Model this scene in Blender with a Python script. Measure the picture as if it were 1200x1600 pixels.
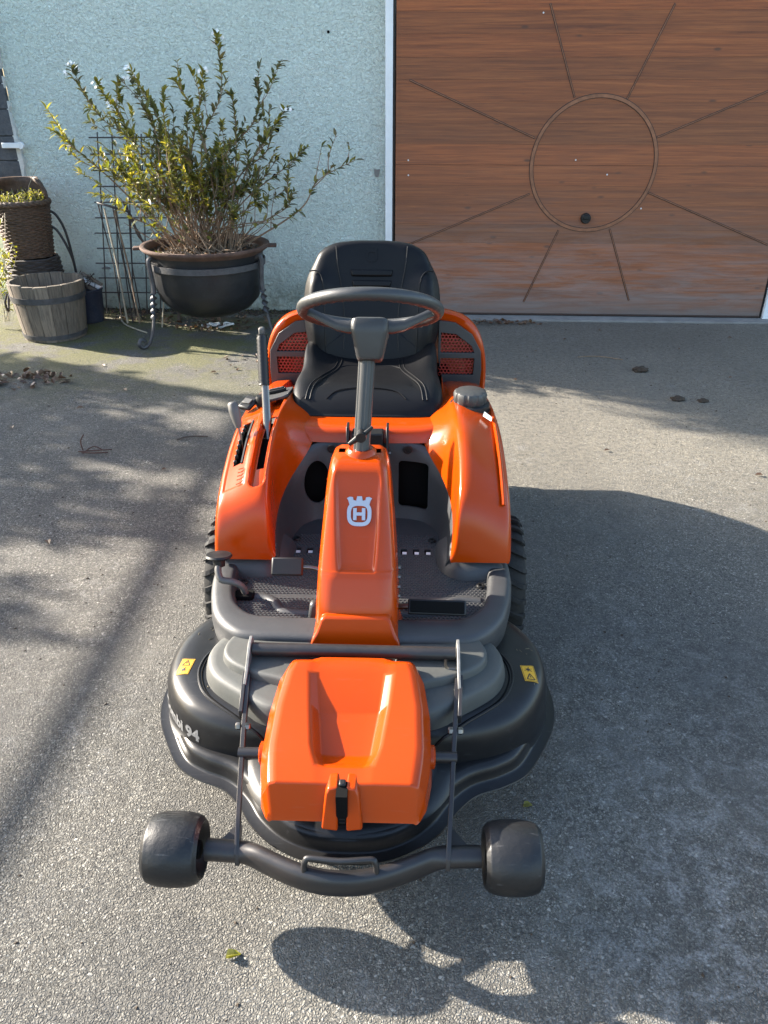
import bpy, bmesh, math, random
from math import sin, cos, pi, radians, sqrt, atan2
from mathutils import Vector, Matrix, noise
from mathutils.bvhtree import BVHTree

scene = bpy.context.scene
for o in list(bpy.data.objects):
    bpy.data.objects.remove(o)
COL = scene.collection
rng = random.Random(7)

# ------------------------------------------------------------------ camera
cam_data = bpy.data.cameras.new('camera')
cam = bpy.data.objects.new('camera', cam_data)
COL.objects.link(cam)
cam.location = (0.155, 0.0, 1.58)
cam.rotation_euler = (radians(90 - 28.8), 0, radians(2.7))
cam_data.sensor_fit = 'VERTICAL'
cam_data.sensor_height = 36
cam_data.lens = 27
cam_data.clip_start = 0.02
cam_data.clip_end = 500
scene.camera = cam

# ------------------------------------------------------------------ sky, sun, exposure
SUN_EL = radians(25.0)
SUN_DX, SUN_DY = cos(radians(-17.5)), sin(radians(-17.5))      # where shadows run on the ground
world = bpy.data.worlds.new('World')
scene.world = world
world.use_nodes = True
wn = world.node_tree
bg = wn.nodes['Background']
sky = wn.nodes.new('ShaderNodeTexSky')
sky.sky_type = 'NISHITA'
sky.sun_disc = False
sky.sun_elevation = SUN_EL
sky.sun_rotation = atan2(-SUN_DX, -SUN_DY)
sky.air_density = 1.0
sky.dust_density = 1.5
wn.links.new(sky.outputs[0], bg.inputs[0])
bg.inputs[1].default_value = 0.115
sun_data = bpy.data.lights.new('sun', 'SUN')
sun_data.energy = 5.0
sun_data.angle = radians(0.7)
sun_data.color = (1.0, 0.91, 0.79)
sun = bpy.data.objects.new('sun', sun_data)
COL.objects.link(sun)
ldir = Vector((SUN_DX * cos(SUN_EL), SUN_DY * cos(SUN_EL), -sin(SUN_EL)))
sun.rotation_euler = ldir.to_track_quat('-Z', 'Y').to_euler()
scene.view_settings.view_transform = 'Standard'
scene.view_settings.look = 'None'
scene.view_settings.gamma = 1
scene.view_settings.exposure = 2.38
scene.render.engine = 'CYCLES'
scene.cycles.max_bounces = 7
scene.cycles.diffuse_bounces = 3
scene.cycles.glossy_bounces = 3
scene.cycles.transmission_bounces = 3
scene.render.resolution_x = 768
scene.render.resolution_y = 1024

# ------------------------------------------------------------------ material helpers
class NT:
    """tiny node-tree writer"""
    def __init__(self, name):
        self.m = bpy.data.materials.new(name)
        self.m.use_nodes = True
        self.t = self.m.node_tree
        self.b = self.t.nodes['Principled BSDF']
        self.out = self.t.nodes['Material Output']
        self._co = None
    def n(self, typ, **kw):
        nd = self.t.nodes.new('ShaderNode' + typ)
        for k, v in kw.items():
            setattr(nd, k, v)
        return nd
    def l(self, a, b):
        self.t.links.new(a, b)
    def set(self, nd, **kw):
        for k, v in kw.items():
            s = nd.inputs[k.replace('_', ' ')]
            if hasattr(v, 'links') or hasattr(v, 'is_linked'):
                self.l(v, s)
            else:
                s.default_value = v
        return nd
    def co(self, space='Object'):
        if self._co is None:
            self._co = self.n('TexCoord')
        return self._co.outputs[space]
    def noise(self, scale, detail=4, rough=0.6, vec=None, dist=0.0):
        nd = self.n('TexNoise')
        nd.inputs['Scale'].default_value = scale
        nd.inputs['Detail'].default_value = detail
        nd.inputs['Roughness'].default_value = rough
        nd.inputs['Distortion'].default_value = dist
        self.l(vec if vec is not None else self.co(), nd.inputs['Vector'])
        return nd.outputs[0]
    def vor(self, scale, feature='F1', vec=None, out=0, rand=1.0):
        nd = self.n('TexVoronoi', feature=feature)
        nd.inputs['Scale'].default_value = scale
        nd.inputs['Randomness'].default_value = rand
        self.l(vec if vec is not None else self.co(), nd.inputs['Vector'])
        return nd.outputs[out]
    def ramp(self, fac, stops):
        nd = self.n('ValToRGB')
        el = nd.color_ramp.elements
        while len(el) < len(stops):
            el.new(0.5)
        for e, (p, c) in zip(el, stops):
            e.position = p
            e.color = (c[0], c[1], c[2], 1) if isinstance(c, (tuple, list)) else (c, c, c, 1)
        self.l(fac, nd.inputs[0])
        return nd.outputs[0]
    def mix(self, fac, a, b, blend='MIX'):
        nd = self.n('Mix', data_type='RGBA', blend_type=blend)
        for i, v in ((0, fac), (6, a), (7, b)):
            if hasattr(v, 'is_linked'):
                self.l(v, nd.inputs[i])
            else:
                nd.inputs[i].default_value = v if i == 0 else (v[0], v[1], v[2], 1)
        return nd.outputs[2]
    def math(self, op, a, b=None, clamp=False):
        nd = self.n('Math', operation=op, use_clamp=clamp)
        for i, v in ((0, a), (1, b)):
            if v is None:
                continue
            if hasattr(v, 'is_linked'):
                self.l(v, nd.inputs[i])
            else:
                nd.inputs[i].default_value = v
        return nd.outputs[0]
    def sep(self, vec):
        nd = self.n('SeparateXYZ')
        self.l(vec, nd.inputs[0])
        return nd.outputs
    def map(self, vec, scale=(1, 1, 1), loc=(0, 0, 0), rot=(0, 0, 0)):
        nd = self.n('Mapping')
        nd.inputs['Scale'].default_value = scale
        nd.inputs['Location'].default_value = loc
        nd.inputs['Rotation'].default_value = rot
        self.l(vec, nd.inputs[0])
        return nd.outputs[0]
    def bump(self, height, dist=0.001, strength=1.0, normal=None):
        nd = self.n('Bump')
        nd.inputs['Strength'].default_value = strength
        nd.inputs['Distance'].default_value = dist
        self.l(height, nd.inputs['Height'])
        if normal is not None:
            self.l(normal, nd.inputs['Normal'])
        self.l(nd.outputs[0], self.b.inputs['Normal'])
        return nd.outputs[0]

def plain(name, col, rough=0.5, metal=0.0, coat=0.0, var=0.15, nscale=9.0, bump=0.0, bscale=300.0,
          dust=0.0, dustcol=(0.30, 0.27, 0.22), spec=0.5, scratch=0.0):
    """a real-world surface colour with slight mottling, dust on it and fine relief"""
    t = NT(name)
    n1 = t.noise(nscale, 6, 0.65)
    lo = [c * (1 - var) for c in col]
    hi = [min(1, c * (1 + var)) for c in col]
    c = t.mix(t.ramp(n1, [(0.3, 0.0), (0.7, 1.0)]), lo, hi)
    if dust > 0:
        n2 = t.noise(3.5, 8, 0.75)
        n3 = t.noise(90, 3, 0.7)
        f = t.math('MULTIPLY', t.ramp(n2, [(0.42, 0.0), (0.72, 1.0)]), t.ramp(n3, [(0.35, 0.2), (0.7, 1.0)]))
        f = t.math('MULTIPLY', f, dust)
        c = t.mix(f, c, dustcol)
        r = t.math('ADD', t.math('MULTIPLY', f, 0.35), rough)
    else:
        r = None
    if scratch > 0:
        v = t.map(t.co(), (14, 160, 90), rot=(0.3, 0.5, 0.9))
        s = t.ramp(t.noise(1.0, 2, 0.5, v), [(0.66, 0.0), (0.72, 1.0)])
        c = t.mix(t.math('MULTIPLY', s, scratch), c, (0.22, 0.22, 0.22))
    t.l(c, t.b.inputs['Base Color'])
    if r is None:
        r = t.ramp(t.noise(nscale * 2.3, 5), [(0.25, max(0.02, rough - 0.05)), (0.75, min(1, rough + 0.06))])
    t.l(r, t.b.inputs['Roughness'])
    t.b.inputs['Metallic'].default_value = metal
    t.b.inputs['Coat Weight'].default_value = coat
    t.b.inputs['Coat Roughness'].default_value = 0.08
    t.b.inputs['Specular IOR Level'].default_value = spec
    if bump > 0:
        t.bump(t.noise(bscale, 3, 0.6), bump)
    return t.m

M = {}
M['orange'] = plain('orange_plastic', (0.345, 0.037, 0.0003), 0.19, coat=0.0, var=0.04, nscale=3, dust=0.08, dustcol=(0.19, 0.06, 0.02), spec=0.33, scratch=0.03)
M['grey'] = plain('dark_grey_plastic', (0.030, 0.031, 0.0325), 0.48, var=0.12, bump=0.0003, bscale=700, dust=0.16, dustcol=(0.14, 0.13, 0.11), scratch=0.05)
M['wheelgrey'] = plain('steering_grey_plastic', (0.028, 0.029, 0.0295), 0.42, var=0.08, bump=0.0002, bscale=900, dust=0.08, dustcol=(0.14, 0.13, 0.11))
M['deck'] = plain('black_painted_steel', (0.0085, 0.0085, 0.009), 0.33, var=0.2, dust=0.12, dustcol=(0.10, 0.095, 0.085), scratch=0.04, spec=0.32)
M['belt'] = plain('belt_cover_grey_plastic', (0.046, 0.048, 0.044), 0.58, var=0.15, bump=0.0003, bscale=600, dust=0.22, dustcol=(0.15, 0.14, 0.12))
M['black'] = plain('black_plastic', (0.007, 0.007, 0.0075), 0.45, var=0.2, dust=0.06, dustcol=(0.10, 0.09, 0.08), spec=0.35)
M['void'] = plain('unlit_interior', (0.004, 0.004, 0.004), 0.9, var=0.1, spec=0.1)
M['vinyl'] = plain('black_vinyl', (0.0040, 0.0041, 0.0048), 0.43, var=0.1, bump=0.0004, bscale=420, dust=0.03, dustcol=(0.1, 0.09, 0.08), spec=0.18)
M['tyre'] = plain('tyre_rubber', (0.010, 0.010, 0.010), 0.75, var=0.25, bump=0.0006, bscale=250, dust=0.30, dustcol=(0.12, 0.11, 0.09), spec=0.3)
M['roller'] = plain('smooth_roller_rubber', (0.0065, 0.0068, 0.0075), 0.44, var=0.25, bump=0.0012, bscale=60, dust=0.08, dustcol=(0.08, 0.075, 0.07), scratch=0.12, spec=0.4)
M['steel'] = plain('bare_steel', (0.17, 0.155, 0.14), 0.30, metal=1.0, var=0.1)
M['darksteel'] = plain('dark_painted_steel', (0.012, 0.0118, 0.0125), 0.40, var=0.25, dust=0.25, dustcol=(0.10, 0.055, 0.035))
M['chip'] = plain('worn_grey_steel', (0.16, 0.155, 0.145), 0.5, metal=0.4, var=0.35, nscale=40)
M['white'] = plain('white_paint', (0.58, 0.59, 0.58), 0.5, var=0.06)
M['emblem'] = plain('silver_emblem', (0.36, 0.38, 0.43), 0.35, metal=0.2, var=0.05)
M['sticker'] = plain('yellow_sticker', (0.52, 0.28, 0.012), 0.45, var=0.06)
M['ink'] = plain('black_ink', (0.012, 0.012, 0.012), 0.6, var=0.1)
M['letter'] = plain('grey_lettering', (0.13, 0.13, 0.13), 0.5, var=0.25, nscale=60)
M['mesh'] = plain('red_grille_plastic', (0.26, 0.020, 0.012), 0.5, var=0.1)
M['knob'] = plain('lever_grey', (0.075, 0.072, 0.066), 0.5, var=0.15)

# ------------------------------------------------------------------ object helpers
def link(o, parent=None):
    COL.objects.link(o)
    if parent is not None:
        o.parent = parent
        p = parent
        inv = Matrix.Identity(4)
        chain = []
        while p is not None:
            chain.append(p)
            p = p.parent
        # only roots carry a transform; everything is modelled around its root
    return o

def thing(name, label, cat, loc=(0, 0, 0), rotz=0.0, group=None):
    o = bpy.data.objects.new(name, None)
    o.empty_display_size = 0.1
    COL.objects.link(o)
    o.location = loc
    o.rotation_euler = (0, 0, rotz)
    o['label'] = label
    o['category'] = cat
    if group:
        o['group'] = group
    return o

def tag(o, label, cat, group=None):
    o['label'] = label
    o['category'] = cat
    if group:
        o['group'] = group
    return o

def smooth(me, angle=40):
    for p in me.polygons:
        p.use_smooth = True
    me.set_sharp_from_angle(angle=radians(angle))

def mk(name, verts, faces, mat, parent=None, sm=40, bevel=0.0, seg=2, sub=0, bang=30, off=None):
    me = bpy.data.meshes.new(name)
    if off is not None:
        verts = [(v[0] - off[0], v[1] - off[1], v[2] - off[2]) for v in verts]
    me.from_pydata([tuple(v) for v in verts], [], [tuple(f) for f in faces])
    me.validate()
    me.materials.append(M[mat] if isinstance(mat, str) else mat)
    o = bpy.data.objects.new(name, me)
    if sub:
        for p in me.polygons:
            p.use_smooth = True
    elif sm:
        smooth(me, sm)
    link(o, parent)
    if bevel:
        b = o.modifiers.new('bevel', 'BEVEL')
        b.width = bevel
        b.segments = seg
        b.limit_method = 'ANGLE'
        b.angle_limit = radians(bang)
        b.harden_normals = False
    if sub:
        s = o.modifiers.new('sub', 'SUBSURF')
        s.levels = sub
        s.render_levels = sub
    return o

class MB:
    """collects geometry, then makes ONE mesh object"""
    def __init__(self):
        self.v = []
        self.f = []
    def add(self, v, f):
        b = len(self.v)
        self.v += [tuple(p) for p in v]
        self.f += [tuple(i + b for i in q) for q in f]
        return self
    def box(self, c, s, rot=None, taper=1.0):
        hx, hy, hz = s[0] / 2, s[1] / 2, s[2] / 2
        pts = []
        for z in (-hz, hz):
            k = taper if z > 0 else 1.0
            for x, y in ((-hx, -hy), (hx, -hy), (hx, hy), (-hx, hy)):
                p = Vector((x * k, y * k, z))
                if rot is not None:
                    p = rot @ p
                pts.append(p + Vector(c))
        return self.add(pts, [(3, 2, 1, 0), (4, 5, 6, 7), (0, 1, 5, 4), (1, 2, 6, 5), (2, 3, 7, 6), (3, 0, 4, 7)])
    def tube(self, pts, r, n=10, cap=True, flat=1.0, up=None):
        pts = [Vector(p) for p in pts]
        rs = r if isinstance(r, (list, tuple)) else [r] * len(pts)
        N = len(pts)
        tang = []
        for i in range(N):
            a = pts[max(0, i - 1)]
            b = pts[min(N - 1, i + 1)]
            d = (b - a)
            tang.append(d.normalized() if d.length > 1e-9 else Vector((0, 0, 1)))
        ref = Vector(up) if up is not None else (Vector((0, 0, 1)) if abs(tang[0].z) < 0.9 else Vector((0, 1, 0)))
        u = (ref - tang[0] * ref.dot(tang[0])).normalized()
        V = []
        for i in range(N):
            t = tang[i]
            u = (u - t * u.dot(t))
            u = u.normalized() if u.length > 1e-6 else t.orthogonal().normalized()
            w = t.cross(u)
            for k in range(n):
                a = 2 * pi * k / n
                V.append(pts[i] + u * (cos(a) * rs[i]) + w * (sin(a) * rs[i] * flat))
        F = []
        for i in range(N - 1):
            for k in range(n):
                k2 = (k + 1) % n
                F.append((i * n + k, i * n + k2, (i + 1) * n + k2, (i + 1) * n + k))
        if cap:
            F.append(tuple(range(n - 1, -1, -1)))
            F.append(tuple((N - 1) * n + k for k in range(n)))
        return self.add(V, F)
    def lathe(self, prof, c=(0, 0, 0), n=32, axis='Z', close=False, mod=None):
        """prof = [(radius, height)]"""
        V, F = [], []
        for j, (r, h) in enumerate(prof):
            for k in range(n):
                a = 2 * pi * k / n
                rr = r * (mod(a, h) if mod else 1.0)
                if axis == 'Z':
                    p = (rr * cos(a), rr * sin(a), h)
                elif axis == 'X':
                    p = (h, rr * cos(a), rr * sin(a))
                else:
                    p = (rr * cos(a), h, rr * sin(a))
                V.append((p[0] + c[0], p[1] + c[1], p[2] + c[2]))
        m = len(prof)
        for j in range(m - 1):
            for k in range(n):
                k2 = (k + 1) % n
                q = (j * n + k, j * n + k2, (j + 1) * n + k2, (j + 1) * n + k)
                F.append(q if axis != 'Y' else q[::-1])
        if close:
            for k in range(n):
                k2 = (k + 1) % n
                F.append(((m - 1) * n + k, (m - 1) * n + k2, k2, k))
        else:
            if prof[0][0] > 1e-6:
                F.append(tuple(range(n - 1, -1, -1)))
            if prof[-1][0] > 1e-6:
                F.append(tuple((m - 1) * n + k for k in range(n)))
        return self.add(V, F)
    def loft(self, rows, closed=False, capa=False, capb=False):
        n = len(rows[0])
        V = [p for r in rows for p in r]
        F = []
        for i in range(len(rows) - 1):
            for k in range(n if closed else n - 1):
                k2 = (k + 1) % n
                F.append((i * n + k, i * n + k2, (i + 1) * n + k2, (i + 1) * n + k))
        if capa:
            F.append(tuple(range(n - 1, -1, -1)))
        if capb:
            F.append(tuple((len(rows) - 1) * n + k for k in range(n)))
        return self.add(V, F)
    def prism(self, poly, fn, t0, t1):
        """poly = 2-D outline, fn(a, b, t) -> 3-D point"""
        n = len(poly)
        V = [fn(a, b, t0) for a, b in poly] + [fn(a, b, t1) for a, b in poly]
        F = [tuple(range(n - 1, -1, -1)), tuple(range(n, 2 * n))]
        F += [(k, (k + 1) % n, n + (k + 1) % n, n + k) for k in range(n)]
        return self.add(V, F)
    def build(self, name, mat, parent=None, **kw):
        o = mk(name, self.v, self.f, mat, parent, **kw)
        return o

def recalc(o):
    bm = bmesh.new()
    bm.from_mesh(o.data)
    bmesh.ops.recalc_face_normals(bm, faces=bm.faces)
    bm.to_mesh(o.data)
    bm.free()
    return o

def solid(o, t, offset=-1.0):
    m = o.modifiers.new('solid', 'SOLIDIFY')
    m.thickness = t
    m.offset = offset
    m.use_even_offset = False
    return o

def apply_mods(o, sm=40):
    dg = bpy.context.evaluated_depsgraph_get()
    me = bpy.data.meshes.new_from_object(o.evaluated_get(dg))
    me.name = o.data.name
    o.modifiers.clear()
    o.data = me
    if sm:
        smooth(me, sm)
    return o

def cut(o, cutters, sm=40):
    """carve real openings, then throw the cutting solids away"""
    for c in cutters:
        m = o.modifiers.new('cut', 'BOOLEAN')
        m.operation = 'DIFFERENCE'
        m.object = c
        m.solver = 'EXACT'
    apply_mods(o, sm)
    for c in cutters:
        bpy.data.objects.remove(c)
    return o

def spline(pts, n=8, closed=False):
    """Catmull-Rom through points of any dimension"""
    P = [tuple(p) for p in pts]
    N = len(P)
    out = []
    segs = N if closed else N - 1
    for i in range(segs):
        if closed:
            p0, p1, p2, p3 = P[(i - 1) % N], P[i], P[(i + 1) % N], P[(i + 2) % N]
        else:
            p0, p1, p2, p3 = P[max(0, i - 1)], P[i], P[i + 1], P[min(N - 1, i + 2)]
        for k in range(n):
            t = k / n
            out.append(tuple(0.5 * (2 * b + (-a + c) * t + (2 * a - 5 * b + 4 * c - d) * t * t + (-a + 3 * b - 3 * c + d) * t ** 3)
                             for a, b, c, d in zip(p0, p1, p2, p3)))
    if not closed:
        out.append(P[-1])
    return out

def inset(poly, d):
    """offset a closed CCW 2-D outline inwards"""
    n = len(poly)
    res = []
    for i in range(n):
        a = Vector(poly[(i - 1) % n]); b = Vector(poly[i]); c = Vector(poly[(i + 1) % n])
        e = (c - a)
        e = e.normalized() if e.length > 1e-9 else Vector((1, 0))
        res.append((b.x - e.y * d, b.y + e.x * d))
    return res

def rings(poly, prof):
    """rows for a loft from outline + [(inset, z)]"""
    return [[(x, y, z) for x, y in inset(poly, d)] for d, z in prof]

def mirror_outline(half):
    """half outline with x >= 0 from front centre to rear centre -> closed CCW outline"""
    return half + [(-x, y) for x, y in reversed(half) if x > 1e-6]

def rrect(w, h, r, n=5, cx=0.0, cy=0.0):
    out = []
    for sx, sy, a0 in ((1, -1, -pi / 2), (1, 1, 0), (-1, 1, pi / 2), (-1, -1, pi)):
        for k in range(n + 1):
            a = a0 + (pi / 2) * k / n
            out.append((cx + sx * (w / 2 - r) + r * cos(a), cy + sy * (h / 2 - r) + r * sin(a)))
    return out

def text_mesh(s, size, bold=0.0):
    cu = bpy.data.curves.new('text', 'FONT')
    cu.body = s
    cu.size = size
    cu.offset = bold
    cu.resolution_u = 3
    o = bpy.data.objects.new('text', cu)
    COL.objects.link(o)
    dg = bpy.context.evaluated_depsgraph_get()
    dg.update()
    me = bpy.data.meshes.new_from_object(o.evaluated_get(dg))
    v = [tuple(p.co) for p in me.vertices]
    f = [tuple(p.vertices) for p in me.polygons]
    bpy.data.objects.remove(o)
    return v, f
# ================================================================== SETTING
def asphalt():
    t = NT('weathered_asphalt')
    P = t.co()
    wv = t.n('TexNoise'); wv.inputs['Scale'].default_value = 70; wv.inputs['Detail'].default_value = 3; t.l(P, wv.inputs['Vector'])
    ws = t.n('VectorMath', operation='SCALE'); t.l(wv.outputs['Color'], ws.inputs[0]); ws.inputs['Scale'].default_value = 0.016
    wa = t.n('VectorMath', operation='ADD'); t.l(P, wa.inputs[0]); t.l(ws.outputs[0], wa.inputs[1]); Pw = wa.outputs[0]
    c1 = t.n('TexVoronoi'); c1.inputs['Scale'].default_value = 145; t.l(Pw, c1.inputs['Vector'])
    c2 = t.n('TexVoronoi'); c2.inputs['Scale'].default_value = 270; t.l(Pw, c2.inputs['Vector'])
    e1 = t.vor(145, 'DISTANCE_TO_EDGE', Pw)
    r1 = t.sep(c1.outputs['Color'])[0]
    r2 = t.sep(c2.outputs['Color'])[1]
    stone = t.ramp(r1, [(0.0, (0.048, 0.045, 0.039)), (0.35, (0.100, 0.094, 0.080)), (0.68, (0.180, 0.169, 0.143)), (0.88, (0.29, 0.273, 0.232)), (1.0, (0.56, 0.53, 0.47))])
    fine = t.ramp(r2, [(0.0, (0.048, 0.045, 0.040)), (0.55, (0.170, 0.161, 0.138)), (0.9, (0.31, 0.294, 0.252)), (1.0, (0.45, 0.43, 0.38))])
    col = t.mix(t.ramp(t.noise(75, 2, 0.6, P), [(0.36, 0.0), (0.56, 1.0)]), stone, fine)
    col = t.mix(t.ramp(e1, [(0.0, 0.65), (0.16, 0.0)]), col, (0.050, 0.048, 0.043))
    # broad worn and damp areas
    big = t.noise(0.9, 6, 0.62, P)
    col = t.mix(t.ramp(big, [(0.34, 0.62), (0.58, 0.0)]), col, (0.070, 0.069, 0.066))
    worn = t.noise(1.7, 5, 0.6, t.map(P, (1, 1, 1), (7, 3, 0)))
    col = t.mix(t.ramp(worn, [(0.50, 0.0), (0.70, 0.22)]), col, (0.29, 0.272, 0.232))
    trk = t.noise(1.0, 5, 0.6, t.map(P, (2.6, 0.35, 1), (2, 1, 0)))
    col = t.mix(t.ramp(trk, [(0.34, 0.45), (0.50, 0.0)]), col, (0.080, 0.076, 0.070))
    mid = t.noise(5.5, 7, 0.7, P)
    col = t.mix(t.ramp(mid, [(0.35, 0.40), (0.52, 0.0)]), col, (0.10, 0.098, 0.094))
    # pale beige mixed in towards the back and right of the forecourt
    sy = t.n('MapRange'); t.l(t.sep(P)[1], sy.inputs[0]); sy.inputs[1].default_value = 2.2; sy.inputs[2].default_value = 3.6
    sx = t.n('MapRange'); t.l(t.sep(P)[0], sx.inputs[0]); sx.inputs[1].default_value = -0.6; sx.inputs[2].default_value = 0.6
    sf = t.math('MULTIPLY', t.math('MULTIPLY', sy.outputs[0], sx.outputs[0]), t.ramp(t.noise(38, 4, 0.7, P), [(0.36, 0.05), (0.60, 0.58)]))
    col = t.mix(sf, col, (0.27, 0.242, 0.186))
    # pale lime blotches
    lic = t.noise(13, 6, 0.72, P, 0.4)
    licr = t.noise(1.6, 3, 0.5, P)
    f = t.math('MULTIPLY', t.ramp(lic, [(0.52, 0.0), (0.64, 1.0)]), t.ramp(licr, [(0.48, 0.0), (0.66, 0.35)]))
    lx = t.n('MapRange'); t.l(t.sep(P)[0], lx.inputs[0]); lx.inputs[1].default_value = 0.2; lx.inputs[2].default_value = 0.75
    ly = t.n('MapRange'); t.l(t.sep(P)[1], ly.inputs[0]); ly.inputs[1].default_value = 2.4; ly.inputs[2].default_value = 1.1
    corner = t.math('MULTIPLY', lx.outputs[0], ly.outputs[0])
    lic2 = t.noise(17, 6, 0.75, P, 0.5)
    f2 = t.math('MULTIPLY', t.math('MULTIPLY', corner, t.ramp(lic2, [(0.47, 0.0), (0.60, 1.0)])), 0.6)
    f = t.math('MULTIPLY', t.math('MAXIMUM', f, f2), t.ramp(t.noise(140, 3, 0.7, P), [(0.38, 0.12), (0.62, 1.0)]))
    col = t.mix(f, col, (0.42, 0.42, 0.41))
    # moss and silt towards the house on the left
    s = t.sep(P)
    my = t.n('MapRange'); t.l(s[1], my.inputs[0]); my.inputs[1].default_value = 3.9; my.inputs[2].default_value = 5.3
    mx = t.n('MapRange'); t.l(s[0], mx.inputs[0]); mx.inputs[1].default_value = 0.6; mx.inputs[2].default_value = -0.6
    mm = t.math('MULTIPLY', my.outputs[0], mx.outputs[0])
    mn = t.ramp(t.noise(2.6, 8, 0.72, P), [(0.42, 0.0), (0.54, 1.0)])
    mf = t.math('MULTIPLY', t.math('MULTIPLY', mm, mn), 0.95)
    moss = t.mix(t.ramp(t.noise(70, 3, 0.7, P), [(0.3, 0.0), (0.7, 1.0)]), (0.050, 0.062, 0.014), (0.23, 0.215, 0.075))
    col = t.mix(mf, col, moss)
    # damp dirt along the door
    dy = t.n('MapRange'); t.l(s[1], dy.inputs[0]); dy.inputs[1].default_value = 3.9; dy.inputs[2].default_value = 5.9
    df = t.math('MULTIPLY', dy.outputs[0], t.ramp(t.noise(1.9, 8, 0.7, P), [(0.36, 0.15), (0.62, 0.8)]))
    col = t.mix(t.math('MULTIPLY', df, 0.50), col, (0.110, 0.098, 0.076))
    t.l(col, t.b.inputs['Base Color'])
    t.b.inputs['Roughness'].default_value = 0.86
    t.b.inputs['Specular IOR Level'].default_value = 0.35
    h = t.math('ADD', t.ramp(e1, [(0.0, 0.0), (0.3, 1.0)]), t.math('MULTIPLY', r1, 0.8))
    h = t.math('ADD', h, t.math('MULTIPLY', t.noise(420, 3, 0.7, P), 0.7))
    h = t.math('ADD', h, t.math('MULTIPLY', t.noise(30, 3, 0.6, P), 1.5))
    t.bump(h, 0.0042, 1.0)
    return t.m

def stucco():
    t = NT('pale_teal_roughcast')
    P = t.co()
    n1 = t.noise(52, 5, 0.68, P, 0.9)
    n2 = t.noise(15, 4, 0.6, P)
    n3 = t.noise(0.9, 5, 0.6, P)
    pit_shade = t.ramp(n1, [(0.36, 1.0), (0.47, 0.0)])
    col = t.mix(t.ramp(n3, [(0.3, 0.0), (0.7, 1.0)]), (0.71, 0.82, 0.745), (0.79, 0.875, 0.795))
    col = t.mix(t.math('MULTIPLY', t.ramp(t.noise(4.2, 8, 0.75, P), [(0.48, 0.0), (0.74, 1.0)]), 0.35), col, (0.56, 0.62, 0.59))
    # splash-back dirt at the foot of the wall
    z = t.sep(P)[2]
    mr = t.n('MapRange'); t.l(z, mr.inputs[0]); mr.inputs[1].default_value = 0.48; mr.inputs[2].default_value = 0.02
    f = t.math('MULTIPLY', mr.outputs[0], t.ramp(t.noise(7, 7, 0.7, P), [(0.3, 0.25), (0.65, 1.0)]))
    col = t.mix(t.math('MULTIPLY', f, 0.95), col, (0.13, 0.14, 0.10))
    col = t.mix(t.math('MULTIPLY', pit_shade, 0.45), col, (0.34, 0.39, 0.37))  # shading of the relief put into the colour, darker in the hollows
    t.l(col, t.b.inputs['Base Color'])
    t.b.inputs['Roughness'].default_value = 0.92
    t.b.inputs['Specular IOR Level'].default_value = 0.2
    h = t.math('ADD', t.math('MULTIPLY', n1, 1.0), t.math('MULTIPLY', n2, 0.8))
    t.bump(h, 0.042, 1.0)
    return t.m

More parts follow.
